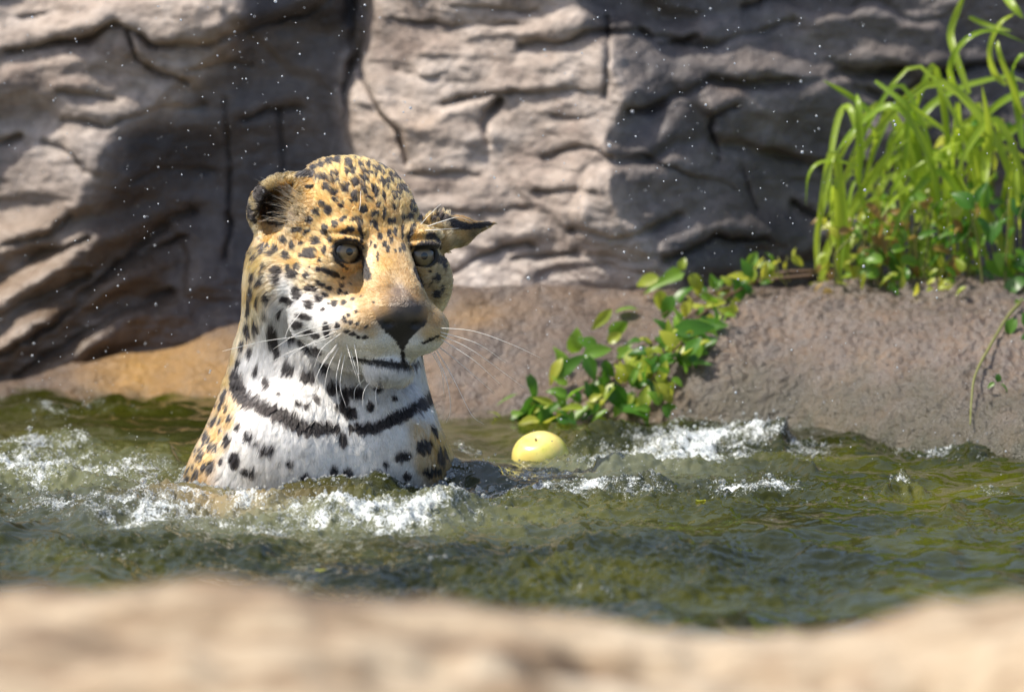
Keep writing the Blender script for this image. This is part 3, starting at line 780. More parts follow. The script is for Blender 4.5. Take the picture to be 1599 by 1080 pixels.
BANDS = [  # collars and dark lines: (x, y, half width)
 [(367,585,8),(370,606,12),(381,622,12),(397,628,10),(418,639,11),(436,647,12),(453,655,12),(471,668,11),(492,670,11),(512,668,10),(526,671,6)],
 [(550,669,6),(570,671,10),(588,668,8),(612,656,9),(640,643,9),(666,627,10),(676,618,10)],
 [(546,559,2),(558,562,3.5),(575,566,4.5),(595,568,5.5),(614,570,6),(640,575,6),(656,567,4.5),(668,557,3)],          # mouth
 [(628,545,3),(630,566,4)],                                                                       # lip furrow
 [(566,402,3),(570,416,5),(574,432,6)],
 [(516,386,1.5),(526,379,3),(540,374,3.5),(556,376,3),(566,386,2.5)], [(648,386,2),(660,379,3),(675,379,3.5),(688,388,2)],                                                             # tear line
 [(648,418,2.5),(654,432,3),(661,446,2.5)],
 [(519,395,2),(524,405,3),(533,414,2.5),(543,420,1.5)],
 [(560,352,3),(566,366,3),(564,380,2)],
 [(660,536,2),(672,531,2),(684,525,2)],
 [(686,334,6),(700,344,7),(716,351,7),(732,354,5),(750,352,5),(768,347,3)],                         # black of the ear's back
 [(384,318,4),(390,334,7),(397,345,5)],
 [(404,298,10),(416,316,20),(428,336,18),(440,346,9)],                                                           # ear hollow
]
LINE_EYES = [((543, 394), 23.5, 17.5, 9), ((665, 399), 20.5, 18, 14)]      # dark rims of the eyes: centre, radii, tilt
NOSE_POLY = [(580,476),(588,480),(600,493),(614,497),(640,493),(667,489),(665,510),(652,524),(638,534),(626,552),(614,538),(600,526),(590,508)]
NOSE_TOP = [(580,478),(588,474),(606,470),(628,468),(648,468),(664,472),(668,489),(665,506),(655,516),(643,526),(635,538),(628,550),(622,540),(614,529),(602,519),(591,507)]
def in_poly(px, py, poly):
    r = np.zeros(px.shape, bool)
    for (x0, y0), (x1, y1) in zip(poly, poly[1:] + poly[:1]):
        c = (y0 > py) != (y1 > py)
        r ^= c & (px < (x1 - x0) * (py - y0) / (y1 - y0 + 1e-12) + x0)
    return r
T_, O_, W_, C_, G_ = (.46, .25, .066), (.37, .215, .078), (.76, .75, .72), (.58, .41, .21), (.085, .07, .062)
D_ = (.010, .008, .008); OL = (.105, .075, .030); LG = (.23, .17, .125)
OLV_SHADE = (.30, .21, .085)  # darker olive: shade on the face's far side, painted into the coat
GROUND = [  # coat colour, with shade painted in on the far side of the face, at places of the photograph
 (450,290,T_),(540,245,T_),(600,280,T_),(650,330,T_),(500,330,T_),(560,330,T_),(600,350,T_),(470,360,T_),(420,380,T_),(400,410,T_),(450,410,T_),(490,400,T_),(395,460,T_),(390,500,C_),(420,450,C_),(470,440,C_),(500,430,C_),(520,440,C_),
 (460,470,W_),(440,450,W_),(500,480,W_),(520,490,W_),(540,470,C_),(520,460,C_),(440,500,W_),(480,500,W_),(455,530,W_),(420,520,W_),(400,560,W_),(380,570,W_),(372,530,C_),(360,560,T_),(350,590,T_),(500,540,W_),
 (570,400,C_),(556,452,T_),(562,468,O_),(550,480,C_),(550,495,C_),(536,455,C_),(566,486,O_),(556,508,O_),(572,508,O_),(560,417,C_),(552,419,C_),(540,418,T_),(527,408,C_),(543,364,T_),(528,370,T_),(557,362,T_),(668,369,OLV_SHADE),(655,366,T_),(682,374,OLV_SHADE),(668,428,C_),(602,410,T_),(600,440,O_),(585,460,O_),(570,470,O_),(560,500,O_),(630,420,O_),(625,455,LG),(615,478,LG),(640,475,G_),(622,488,G_),(652,482,G_),(655,460,O_),(668,490,O_),(680,500,O_),(640,440,O_),(600,480,O_),(580,490,O_),
 (545,516,C_),(552,530,W_),(570,538,W_),(595,532,W_),(580,524,C_),(562,510,O_),(548,524,W_),(560,528,W_),(577,530,W_),(600,536,W_),(650,540,W_),(684,540,W_),(672,520,C_),(688,525,C_),(590,540,W_),(570,548,W_),(610,555,W_),(660,548,W_),(670,550,W_),(650,556,W_),(600,585,W_),(560,580,W_),(640,590,W_),(580,620,W_),(620,620,W_),(690,420,OLV_SHADE),(690,390,OLV_SHADE),(694,450,OLV_SHADE),(685,470,OLV_SHADE),(690,480,C_),(680,440,OLV_SHADE),(698,410,OLV_SHADE),(676,410,C_),
 (400,600,W_),(440,620,W_),(500,640,W_),(560,650,W_),(640,620,W_),(655,670,C_),(620,680,W_),(560,700,W_),(500,720,W_),(440,700,W_),(400,720,W_),(380,650,W_),(365,640,C_),(350,640,T_),(335,680,T_),(320,720,T_),(300,750,T_),(345,700,C_),(360,712,W_),(360,740,W_),(390,690,W_),(420,670,W_),
 (430,760,W_),(500,770,W_),(600,750,W_),(660,730,C_),(690,740,T_),(700,735,T_),(680,690,T_),(640,740,W_),(690,700,T_),(372,680,W_),(355,660,T_),(660,650,W_),
 (400,285,OL),(440,275,OL),(390,310,OL),(470,300,OL),(420,270,OL),(455,285,OL),(384,300,OL),(396,330,OL),(430,295,OL),(450,315,OL),(462,330,OL),(485,318,O_),(482,300,T_),(500,310,T_),(455,335,LG),(440,350,C_),(405,358,C_),(720,362,T_),(740,365,OL),(715,380,OL),(704,372,C_),(730,358,O_)]
GP = np.array([(a, b) for a, b, c in GROUND], float); GC = np.array([c for a, b, c in GROUND], float)
def coat(P, nvec, seed=0):
    """colour of the coat at world points P; also a 0..1 mask of bare places (nose leather, eyes)"""
    n = len(P)
    px, py = project(P)
    # is the place in view of the photograph? otherwise it takes the pattern of the coat at large
    vis = np.zeros(n, bool)
    face = ((CAM - P) * nvec).sum(1) > 0
    for i in np.nonzero(face & (P[:, 2] > -0.10))[0]:
        v = Vector(CAM - P[i]); L = v.length; v /= L
        h = body_bvh.ray_cast(Vector(P[i]) + Vector(nvec[i]) * 0.003 + v * 0.003, v, 1.0)
        vis[i] = h[0] is None
    ux, uy = (P[:, 0] / S).astype(np.float32), (P[:, 2] / S).astype(np.float32)
    uz = (P[:, 1] / S).astype(np.float32)
    jx = px + 2.0 * perlin(ux / 5, uy / 5, uz / 5) + 0.9 * perlin(ux / 2, uy / 2, uz / 2)
    jy = py + 2.0 * perlin(ux / 5 + 40, uy / 5, uz / 5) + 0.9 * perlin(ux / 2 + 40, uy / 2, uz / 2)
    col = np.zeros((n, 3)); w = np.zeros(n)
    for (gx, gy), gc in zip(GP, GC):
        q = 1 / ((jx - gx) ** 2 + (jy - gy) ** 2 + 30) ** 1.8
        col += q[:, None] * gc; w += q
    col /= w[:, None]
    dark = np.zeros(n)
    for cx, cy, rx, ry, a in SPOTS:
        m = np.nonzero((np.abs(px - cx) < rx + ry + 8) & (np.abs(py - cy) < rx + ry + 8))[0]
        if not len(m): continue
        fl = cx < 385 and cy > 590
        a = math.radians(a); dx = jx[m] - cx; dy = jy[m] - cy
        if fl: rx -= 0.9; ry -= 1.2
        u = (dx * math.cos(a) + dy * math.sin(a)) / max(rx * 1.06 + 0.3, 1.7); v = (-dx * math.sin(a) + dy * math.cos(a)) / max(ry * 1.06 + 0.3, 1.7)
        r = np.sqrt(u * u + v * v)
        dark[m] = np.maximum(dark[m], smooth(1.22, 0.86, r))
    for cx, cy, rx, ry, a in FAINT:
        a = math.radians(a); dx = jx - cx; dy = jy - cy
        r = np.hypot((dx * math.cos(a) + dy * math.sin(a)) / rx, (-dx * math.sin(a) + dy * math.cos(a)) / ry)
        dark = np.maximum(dark, 0.45 * smooth(1.3, 0.5, r))
    for pts in BANDS:
        d, wv = seg_dist(jx, jy, pts)
        dark = np.maximum(dark, smooth(1.2, 0.85, d / np.maximum(wv, 0.5)))
    bare = np.zeros(n)
    for (cx, cy), rx, ry, a in LINE_EYES:
        a = math.radians(a); dx = px - cx; dy = py - cy
        r = np.hypot((dx * math.cos(a) + dy * math.sin(a)) / rx, (-dx * math.sin(a) + dy * math.cos(a)) / ry)
        dark = np.maximum(dark, smooth(1.10, 0.98, r)); bare = np.maximum(bare, (r < 1.0) * 1.0)
    nz = in_poly(px, py, NOSE_TOP)
    dark = np.where(nz, np.maximum(dark, 0.30 * smooth(468, 490, jy) + 0.70 * smooth(488, 506, jy)), dark); bare = np.where(nz & (py > 478), 1.0, bare)  # pad left greyer on top, its lit upper side painted in
    bare = np.maximum(bare, (seg_dist(px, py, BANDS[2])[0] < 4) * 0.8)
    # hidden side: golden coat with rings of dark spots
    hc = np.tile(np.array(T_), (n, 1))
    s1 = perlin(ux / 17, uy / 17, uz / 17); s2 = perlin(ux / 9 + 9, uy / 9, uz / 9)
    hd = np.maximum(smooth(0.28, 0.36, np.abs(s1) + 0.25 * s2) * smooth(0.75, 0.6, np.abs(s1)), smooth(0.45, 0.55, s2))
    hid = ~vis
    col[hid] = hc[hid]; dark = np.where(hid, hd, dark); bare = np.where(hid, 0, bare)
    tint = 1 + 0.10 * perlin(ux / 14, uy / 14, uz / 14 + 5)[:, None]
    col = col * tint
    out = col * (1 - dark[:, None]) + np.array(D_) * dark[:, None]
    out = np.where((nz & vis & (dark > 0.5))[:, None], np.maximum(out, np.array((.022, .019, .019))), out)
    wetz = smooth(0.030, 0.004, P[:, 2])
    out = out * (1 - 0.38 * wetz[:, None])
    return np.clip(out, 0.004, 0.9), bare, vis, px, py

def normals_of(V, Q):
    a = V[Q[:, 2]] - V[Q[:, 0]]; b = V[Q[:, 3]] - V[Q[:, 1]]
    fn = np.cross(a, b)
    vn = np.zeros_like(V)
    for c in range(3):
        for k in range(4): vn[:, c] += np.bincount(Q[:, k], fn[:, c], len(V))
    return vn / (np.linalg.norm(vn, axis=1)[:, None] + 1e-12), fn
BN, BFN = normals_of(BW, BQ)
body_col, body_bare, body_vis, bpx, bpy_ = coat(BW, BN)

# ---- materials of the animal
def skin_material():
    m, nt, nd, ln, b = nodes_of("jaguar_skin")
    ln.new(attr(nt, "coat").outputs["Color"], b.inputs["Base Color"])
    br = attr(nt, "bare").outputs["Fac"]
    ln.new(mathn(nt, 'SUBTRACT', 0.8, mathn(nt, 'MULTIPLY', br, 0.30)), b.inputs["Roughness"])
    v = N(nt, "ShaderNodeTexVoronoi"); v.inputs["Scale"].default_value = 700
    ln.new(objco(nt), v.inputs["Vector"])
    ln.new(bump(nt, v.outputs[0], 0.35, 0.0012), b.inputs["Normal"])
    return m
def fur_material():
    m = bpy.data.materials.new("jaguar_fur"); m.use_nodes = True
    nt = m.node_tree; nt.nodes.clear()
    out = nt.nodes.new("ShaderNodeOutputMaterial")
    h = nt.nodes.new("ShaderNodeBsdfHairPrincipled"); h.parametrization = 'COLOR'
    h.inputs["Roughness"].default_value = 0.38; h.inputs["Radial Roughness"].default_value = 0.55
    h.inputs["Coat"].default_value = 0.0
    h.inputs["Random Roughness"].default_value = 0.2
    nt.links.new(attr(nt, "coat").outputs["Color"], h.inputs["Color"])
    nt.links.new(h.outputs[0], out.inputs[0])
    return m
JB = jag(494, 900, -200)
jaguar = empty("jaguar", c_world((490, -2235, -200)))
tag(jaguar, "spotted jaguar rising chest high out of the green water, looking aside", "jaguar")
body = mesh_obj("body", BW, BQ, skin_material(), attrs=dict(coat=body_col), fattrs=dict(bare=body_bare))
adopt(body, jaguar)

# ---- fur: strands of hair rooted on the body
def build_fur(NH=230000):
    zc = BW[BQ][..., 2].mean(1)
    area = np.linalg.norm(BFN, axis=1) * 0.5
    fx = BW[BQ].mean(1)
    back = ((CAM - fx) * BFN).sum(1) < 0
    w = area * (zc > -0.045) * np.where(back, 0.45, 1.0)
    jz = -BV[BQ][..., 1].mean(1)
    w = w * np.where(jz < 600, 1.5, 1.0)
    w /= w.sum()
    fi = rng.choice(len(BQ), NH, p=w)
    u, v = rng.random(NH), rng.random(NH)
    q = BQ[fi]
    wts = np.stack([(1 - u) * (1 - v), u * (1 - v), u * v, (1 - u) * v], -1)
    P = (BW[q] * wts[..., None]).sum(1); Nn = (BN[q] * wts[..., None]).sum(1); Nn /= np.linalg.norm(Nn, axis=1)[:, None]
    J = (BV[q] * wts[..., None]).sum(1)
    px, py = project(P)
    n = NH
    vis = ((CAM - P) * Nn).sum(1) > 0
    # lie of the hair: away from the nose on the head, downwards on neck and chest
    nose = h2c((0, -80, 85))
    L = (J - np.array([EYE_MID[0], -EYE_MID[1], 0])) @ HM      # head frame
    away = J - nose; away /= np.linalg.norm(away, axis=1)[:, None]
    down = np.zeros_like(J); down[:, 1] = -1; down[:, 0] = (J[:, 0] - 540) * 0.0012; down[:, 2] = -0.05
    below = smooth(-95, -150, L[:, 1]) * smooth(60, 0, L[:, 2]) * 0 + smooth(-160, -190, L[:, 1])
    neck = np.clip(smooth(-60, -150, L[:, 2] - 0.0 * L[:, 1]) * smooth(40, -40, L[:, 1]) + below + smooth(-70, -110, L[:, 2]) * smooth(-60, -120, L[:, 1]), 0, 1)
    chin = smooth(-158, -166, L[:, 1]) * smooth(-10, 10, L[:, 2])
    flow = away * (1 - neck[:, None]) + down * neck[:, None]
    flow = flow * (1 - chin[:, None]) + np.array([-0.08, -1, 0.45]) * chin[:, None]
    # ears: outwards from the hollow
    ear = smooth(75, 60, np.hypot(J[:, 0] - 440, J[:, 1] + 320)) * smooth(500, 480, J[:, 0])
    eo = J - np.array([440, -325, -125]); eo[:, 0] += 0; eo /= np.linalg.norm(eo, axis=1)[:, None] + 1e-9
    flow = flow * (1 - ear[:, None]) + eo * ear[:, None]
    e2 = ((J[:, 0] > 700) & (J[:, 1] > -400))[:, None]
    flow = np.where(e2, np.array([1.0, 0.1, -0.1]), flow)
    flow = flow + rng.normal(0, 0.10, flow.shape)
    swx = J / 22.0
    flow[:, 0] += 0.28 * perlin(swx[:, 0], swx[:, 1], swx[:, 2]); flow[:, 1] += 0.22 * perlin(swx[:, 0] + 31, swx[:, 1], swx[:, 2])
    Fw = flow[:, [0]] * RGT + flow[:, [1]] * UPV - flow[:, [2]] * FWD
    Fw -= (Fw * Nn).sum(1)[:, None] * Nn
    Fw /= np.linalg.norm(Fw, axis=1)[:, None] + 1e-9
    # length in photo pixels
    ln = 12.0 + 5.0 * smooth(-20, -120, L[:, 2]) + 2 * neck
    ln = ln * (0.42 + 0.58 * smooth(40, -40, L[:, 2]))           # short on the muzzle
    ln = np.where(chin > 0.5, 13 + 13 * smooth(-172, -190, L[:, 1]), ln)
    ln = ln * (1 - 0.45 * ear)
    ln = np.where(np.hypot(px - 470, py - 525) < 60, ln * 1.25, ln)
    ear2 = (J[:, 0] > 700) & (J[:, 1] > -400)
    ln = np.where(ear2, ln * 0.42, ln)
    flow_out = ear2
    for (cx, cy), rx, ry, a in LINE_EYES:
        ln = np.where(np.hypot((px - cx) / rx, (py - cy) / ry) < 1.5, np.minimum(ln, 5.5), ln)
    d, _ = seg_dist(px, py, NOSE_POLY + NOSE_POLY[:1])
    ln = np.where((d < 12) & vis, np.minimum(ln, 5), ln)
    ln = ln * rng.uniform(0.65, 1.2, n) * S
    ln = np.where((neck > 0.5) & (J[:, 0] < 430), ln * 1.2, ln)
    ln = np.where((J[:, 1] < -590) & (J[:, 0] < 390), ln * 0.5, ln)
    lift = (0.30 + 0.14 * neck * smooth(440, 400, J[:, 0]) + 0.30 * smooth(60, 120, L[:, 1]) + rng.normal(0, 0.07, n))
    lift = np.clip(lift, 0.12, 0.8)
    t = np.array([0, 0.33, 0.68, 1.0])
    pts = np.zeros((n, 4, 3))
    bend = 0.6
    for k, tt in enumerate(t):
        a = lift * (1 - bend * tt)
        pts[:, k] = P + (ln * tt)[:, None] * (Fw * np.cos(a)[:, None] + Nn * np.sin(a)[:, None])
    # locks: tips lean to a common leader
    g = np.arange(0, n, 34)
    kd = KDTree(len(g))
    for i, gi in enumerate(g): kd.insert(Vector(P[gi]), i)
    kd.balance()
    own = np.array([kd.find(Vector(p))[1] for p in P])
    lead = g[own]
    wetc = np.clip(0.60 + 0.35 * perlin(J[:, 0] / 40, J[:, 1] / 40, J[:, 2] / 40), 0.12, 0.8)
    wetc = np.where(L[:, 1] > 50, np.maximum(wetc, 0.74), wetc)
    wetc = np.where(L[:, 2] > 20, wetc * 0.4, wetc); wetc = np.where(ear2, wetc * 0.3, wetc)
    for k, tt in enumerate(t):
        if k == 0: continue
        off = pts[lead, k] - pts[:, k]
        pts[:, k] += off * (wetc * tt ** 1.5)[:, None] * (np.linalg.norm(P[lead] - P, axis=1) < 0.012)[:, None]
    col, bare, vis, mx, my = coat(0.45 * pts[:, 1] + 0.55 * pts[:, 2], Nn)
    rb = np.zeros(n, bool)
    for (cx, cy), rx, ry, a in LINE_EYES: rb |= np.hypot((px - cx) / rx, (py - cy) / ry) < 0.97
    rb |= in_poly(px, py, NOSE_TOP) & (py > 478) & (J[:, 2] > 20)
    lockv = np.clip(rng.normal(1.0, 0.15, n), 0.6, 1.35)[lead][:, None]
    keep = (bare < 0.5) & ~rb
    pts = pts[keep]; col = (col * lockv)[keep]; n = len(pts)
    # long pale hairs across the hollow of the near ear
    eh = []; ehc = []
    for k in range(130):
        x = rng.uniform(436, 482); y = rng.uniform(300, 356)
        h = body_bvh.ray_cast(Vector(CAM), Vector(pix_dir(x, y)).normalized())
        if h[0] is None: continue
        p0 = np.array(h[0])
        a = math.radians(rng.normal(205 if y < 335 else 185, 16)); l = rng.uniform(22, 46) * S
        dv = math.cos(a) * RGT - math.sin(a) * UPV - FWD * rng.uniform(0.25, 0.6)
        if y < 320: dv = dv + UPV * 0.25
        eh.append([p0, p0 + dv * l * 0.35, p0 + dv * l * 0.7 - UPV * l * 0.03, p0 + dv * l - UPV * l * 0.10 + FWD * l * 0.1])
        ehc.append(np.array((.34, .27, .15)) * rng.uniform(0.4, 1.5))
    pts = np.concatenate([pts, np.array(eh)]); col = np.concatenate([col, np.array(ehc)]); n = len(pts)
    cu = bpy.data.hair_curves.new("fur")
    cu.add_curves([4] * n)
    cu.attributes["position"].data.foreach_set("vector", (pts.reshape(-1, 3)).astype(np.float32).ravel())
    rad = np.repeat((0.00022 * rng.uniform(0.6, 1.4, n))[:, None], 4, 1) * np.array([1, 0.95, 0.7, 0.2])
    ra = cu.attributes.get("radius") or cu.attributes.new("radius", 'FLOAT', 'POINT')
    ra.data.foreach_set("value", rad.astype(np.float32).ravel())
    hv = rng.normal(1.0, 0.10, n)[:, None]
    c4 = np.ones((n, 4), np.float32); c4[:, :3] = np.clip(col * hv, 0.004, 0.92)
    ca = cu.attributes.new("coat", 'FLOAT_COLOR', 'CURVE')
    ca.data.foreach_set("color", c4.ravel())
    cu.materials.append(fur_material())
    o = bpy.data.objects.new("fur", cu); COL.objects.link(o)
    tag(o, kind="stuff")
    adopt(o, jaguar)
    return o
fur = build_fur()

# ---- eyes
def uv_sphere(c, r, nu=32, nv=20, ax=None):
    th = np.linspace(0, math.pi, nv); ph = np.linspace(0, 2 * math.pi, nu, endpoint=False)
    V = []; F = []
    for a in th:
        for p in ph: V.append((math.sin(a) * math.cos(p), math.sin(a) * math.sin(p), math.cos(a)))
    for i in range(nv - 1):
        for j in range(nu): F.append((i * nu + j, (i + 1) * nu + j, (i + 1) * nu + (j + 1) % nu, i * nu + (j + 1) % nu))
    V = np.array(V)
    if ax is not None:
        z = np.asarray(ax, float); z = z / np.linalg.norm(z)
        x = np.cross((0.0, 0.0, 1.0), z); x /= np.linalg.norm(x); y = np.cross(z, x)
        V = V[:, :1] * x + V[:, 1:2] * y + V[:, 2:] * z
    return V * r + np.asarray(c), F
def plain(name, col, rough=0.5, **kw):
    m, nt, nd, ln, b = nodes_of(name)
    b.inputs["Base Color"].default_value = (*col, 1); b.inputs["Roughness"].default_value = rough
    for k, v in kw.items(): b.inputs[k.replace("_", " ")].default_value = v
    return m
def iris_material():
    m, nt, nd, ln, b = nodes_of("amber_iris")
    n1 = noise(nt, 1100, 3, 0.6, objco(nt))
    rd = attr(nt, "rad").outputs["Fac"]
    c = ramp(nt, rd, [(0.0, (0.14, 0.085, 0.03)), (0.42, (0.26, 0.185, 0.085)), (0.78, (0.20, 0.145, 0.072)), (0.93, (0.05, 0.036, 0.02)), (1.0, (0.015, 0.011, 0.008))])
    c = mixc(nt, 0.45, c, ramp(nt, n1.outputs[0], [(0.3, (0.25, 0.25, 0.25)), (0.7, (1, 1, 1))]), 'MULTIPLY')
    ln.new(c, b.inputs["Base Color"]); b.inputs["Roughness"].default_value = 0.4
    b.inputs["Coat Weight"].default_value = 1.0; b.inputs["Coat Roughness"].default_value = 0.04
    return m
M_EYE = plain("eye_dark", (0.012, 0.009, 0.007), 0.12, Coat_Weight=1.0, Coat_Roughness=0.03)
M_IRIS = iris_material()
M_PUP = plain("pupil_black", (0.003, 0.003, 0.003), 0.08, Coat_Weight=1.0, Coat_Roughness=0.02)
gaze = HM @ np.array([-0.02, 0.02, 1.0]); gaze = gaze[0] * RGT + gaze[1] * UPV - gaze[2] * FWD
def disc_on_ball(c, R, g, r_out, bulge, n=40, rings=5):
    g = g / np.linalg.norm(g); x = np.cross((0, 0, 1.0), g); x /= np.linalg.norm(x); y = np.cross(g, x)
    V = [c + g * (R + bulge)]; F = []
    for k in range(1, rings + 1):
        r = r_out * k / rings
        zz = math.sqrt(max(R * R - r * r, 0)) + bulge
        for j in range(n):
            a = 2 * math.pi * j / n
            V.append(c + x * r * math.cos(a) + y * r * math.sin(a) + g * zz)
    for j in range(n): F.append((0, 1 + j, 1 + (j + 1) % n))
    for k in range(rings - 1):
        for j in range(n): F.append((1 + k * n + j, 1 + (k + 1) * n + j, 1 + (k + 1) * n + (j + 1) % n, 1 + k * n + (j + 1) % n))
    return np.array(V), F
for q in (-1, 1):
    c = c_world(h2c((q * 61.5, -2.0, -17))); R = 26.5 * S
    g = gaze.copy()
    if q < 0: g = g + 0.05 * RGT * 0
    V, F = uv_sphere(c, R, ax=g)
    eye = adopt(mesh_obj("eye", V, F, M_EYE), jaguar)
    V, F = disc_on_ball(c, R, g, 16.0 * S, 0.0003)
    mesh_obj("iris", V, F, M_IRIS, eye, fattrs=dict(rad=np.concatenate([[0], np.repeat(np.arange(1, 6) / 5, 40)])))
    V, F = disc_on_ball(c, R, g, 5.6 * S, 0.0006)
    mesh_obj("pupil", V, F, M_PUP, eye)

# ---- whiskers
WH_L = [[(536,512),(470,525),(415,533),(352,548)],[(522,525),(460,548),(425,566)],[(535,520),(505,545),(493,576)],[(530,535),(508,563),(500,582)],[(530,537),(500,580),(484,642)],[(532,540),(514,578),(505,642)],
 [(536,548),(527,592),(532,642)],[(541,550),(533,600),(543,636)],[(543,536),(550,560),(560,592)],[(555,535),(561,568),(563,596)],[(528,517),(480,540),(448,560)],[(520,505),(470,520),(430,545)],[(470,488),(452,512),(446,530)],[(548,545),(556,570),(566,604)],
 [(584,590),(570,610),(568,634)],[(594,594),(588,612),(590,640)],[(574,588),(556,606),(554,624)]]
WH_R = [[(685,512),(740,517),(800,538),(847,560)],[(686,522),(740,548),(820,606)],[(687,528),(740,562),(782,600)],[(682,546),(708,590),(736,646),(756,662)],[(679,550),(697,590),(704,636),(697,660)],[(684,540),(722,570),(772,614)],[(686,518),(745,536),(790,566)],[(676,552),(690,580),(694,620)],
 [(655,352),(670,335),(688,318)],[(664,354),(700,342),(718,339),(738,346)],[(658,360),(690,358),(716,356)],[(560,334),(563,318),(563,298)]]
M_WH = plain("whisker_white", (0.85, 0.83, 0.78), 0.35)
def tube(pts, radii, n=5):
    pts = np.asarray(pts, float); m = len(pts)
    tg = np.gradient(pts, axis=0); tg /= np.linalg.norm(tg, axis=1)[:, None]
    up = np.array([0.13, 0.95, 0.29])
    V = []; F = []
    for i in range(m):
        a = np.cross(tg[i], up); a /= np.linalg.norm(a); b = np.cross(tg[i], a)
        for j in range(n):
            t = 2 * math.pi * j / n
            V.append(pts[i] + radii[i] * (a * math.cos(t) + b * math.sin(t)))
    for i in range(m - 1):
        for j in range(n): F.append((i * n + j, i * n + (j + 1) % n, (i + 1) * n + (j + 1) % n, (i + 1) * n + j))
    F.append(tuple(range(n))[::-1]); F.append(tuple((m - 1) * n + j for j in range(n)))
    return np.array(V), F
def spline(pts, m=14):
    """smooth curve through the points (Catmull-Rom)"""
    p = np.asarray(pts, float)
    p = np.concatenate([[2 * p[0] - p[1]], p, [2 * p[-1] - p[-2]]])
    out = []
    ns = len(p) - 3
    for s in np.linspace(0, ns, m):
        i = min(int(s), ns - 1); t = s - i
        a, b, c, d = p[i:i + 4]
        out.append(0.5 * (2 * b + (c - a) * t + (2 * a - 5 * b + 4 * c - d) * t ** 2 + (3 * b - a - 3 * c + d) * t ** 3))
    return np.array(out)
for side, lst in ((-1, WH_L), (1, WH_R)):
    for pl in lst:
        d = pix_dir(*pl[0])
        h = body_bvh.ray_cast(Vector(CAM), Vector(d).normalized())
        if h[0] is not None: z0 = -(np.array(h[0]) - AIM) @ FWD / S - 3
        else: z0 = 40
        z0 = max(z0, 20) if pl[0][1] > 480 else z0
        n = len(pl)
        p3 = [jag(x, y, z0 + (14 * math.sin(1.5 * i / (n - 1)) + (-25 * (i / (n - 1)) ** 2 if side > 0 else 6))) if i else jag(x, y, z0) for i, (x, y) in enumerate(pl)]
        P = spline(p3, 14)
        r = np.linspace(0.00052, 0.00016, 14)
        V, F = tube(P, r)
        adopt(mesh_obj("whisker", V, F, M_WH), jaguar)
# ------------------------------------------------------------------ plants
def leaf_material(name, c1, c2, trans=0.45, rough=0.38):
    m, nt, nd, ln, b = nodes_of(name)
    inf = N(nt, "ShaderNodeObjectInfo")
    n1 = noise(nt, 40, 3, 0.6, objco(nt))
    f = mathn(nt, 'ADD', mathn(nt, 'MULTIPLY', inf.outputs["Random"], 0.7), mathn(nt, 'MULTIPLY', n1.outputs[0], 0.3))
    c = ramp(nt, f, [(0.1, c1), (0.9, c2)])
    ln.new(c, b.inputs["Base Color"]); b.inputs["Roughness"].default_value = rough
    t = nt.nodes.new("ShaderNodeBsdfTranslucent")
    hs = nt.nodes.new("ShaderNodeHueSaturation"); hs.inputs["Value"].default_value = 1.6; hs.inputs["Hue"].default_value = 0.485
    ln.new(c, hs.inputs["Color"]); ln.new(hs.outputs[0], t.inputs[0])
    mx = nt.nodes.new("ShaderNodeMixShader"); mx.inputs[0].default_value = trans
    ln.new(b.outputs[0], mx.inputs[1]); ln.new(t.outputs[0], mx.inputs[2])
    ln.new(mx.outputs[0], nd["Material Output"].inputs[0])
    return m
M_LEAF = leaf_material("leaf_green", (0.06, 0.19, 0.014), (0.19, 0.36, 0.03), 0.5)
M_LEAFY = leaf_material("leaf_yellow_green", (0.22, 0.32, 0.025), (0.45, 0.47, 0.05))
M_LEAFD = leaf_material("leaf_dark", (0.03, 0.12, 0.012), (0.08, 0.22, 0.02), 0.45)
M_BLADE = leaf_material("grass_blade", (0.17, 0.31, 0.018), (0.40, 0.52, 0.05), 0.5)
M_STEM = plain("vine_stem", (0.10, 0.055, 0.025), 0.6)
M_STEMG = plain("green_stem", (0.16, 0.17, 0.04), 0.6)
M_DRY = leaf_material("dry_leaf", (0.20, 0.12, 0.03), (0.34, 0.24, 0.06), 0.4)

def leaf_mesh(L, Wd, shape, curl, fold, wave=0.0):
    """leaf lying along +x from 0 to L, normal +z"""
    nu, nv = 9, 5
    us = np.linspace(0, 1, nu)
    if shape == 'heart': w = np.interp(us, [0, .06, .18, .35, .55, .75, .9, 1], [.30, .75, 1.0, .98, .78, .46, .2, 0.02])
    elif shape == 'arrow': w = np.interp(us, [0, .1, .2, .32, .5, .75, .9, 1], [.25, 1.0, .95, .62, .55, .36, .16, 0.02])
    elif shape == 'lance': w = np.interp(us, [0, .15, .4, .7, 1], [.1, .7, 1.0, .7, .02])
    else: w = np.interp(us, [0, .12, .35, .6, .85, 1], [.15, .75, 1, .85, .4, .02])
    V = []
    for i, u in enumerate(us):
        ang = curl * u
        x = L * (math.sin(ang) / curl if abs(curl) > 1e-3 else u); z = -L * ((1 - math.cos(ang)) / curl if abs(curl) > 1e-3 else 0)
        for j in range(nv):
            s = (j - (nv - 1) / 2) / ((nv - 1) / 2)
            y = s * w[i] * Wd / 2
            zz = z + fold * abs(y) + wave * Wd * math.sin(u * 9 + s * 2) * abs(s)
            xx = x - (0.12 * L * abs(s) if (shape in ('heart', 'arrow') and i == 0) else 0) - (0.08 * L * abs(s) if shape == 'arrow' and i == 1 else 0)
            V.append((xx, y, zz))
    F = []
    for i in range(nu - 1):
        for j in range(nv - 1): F.append((i * nv + j, (i + 1) * nv + j, (i + 1) * nv + j + 1, i * nv + j + 1))
    return np.array(V), F
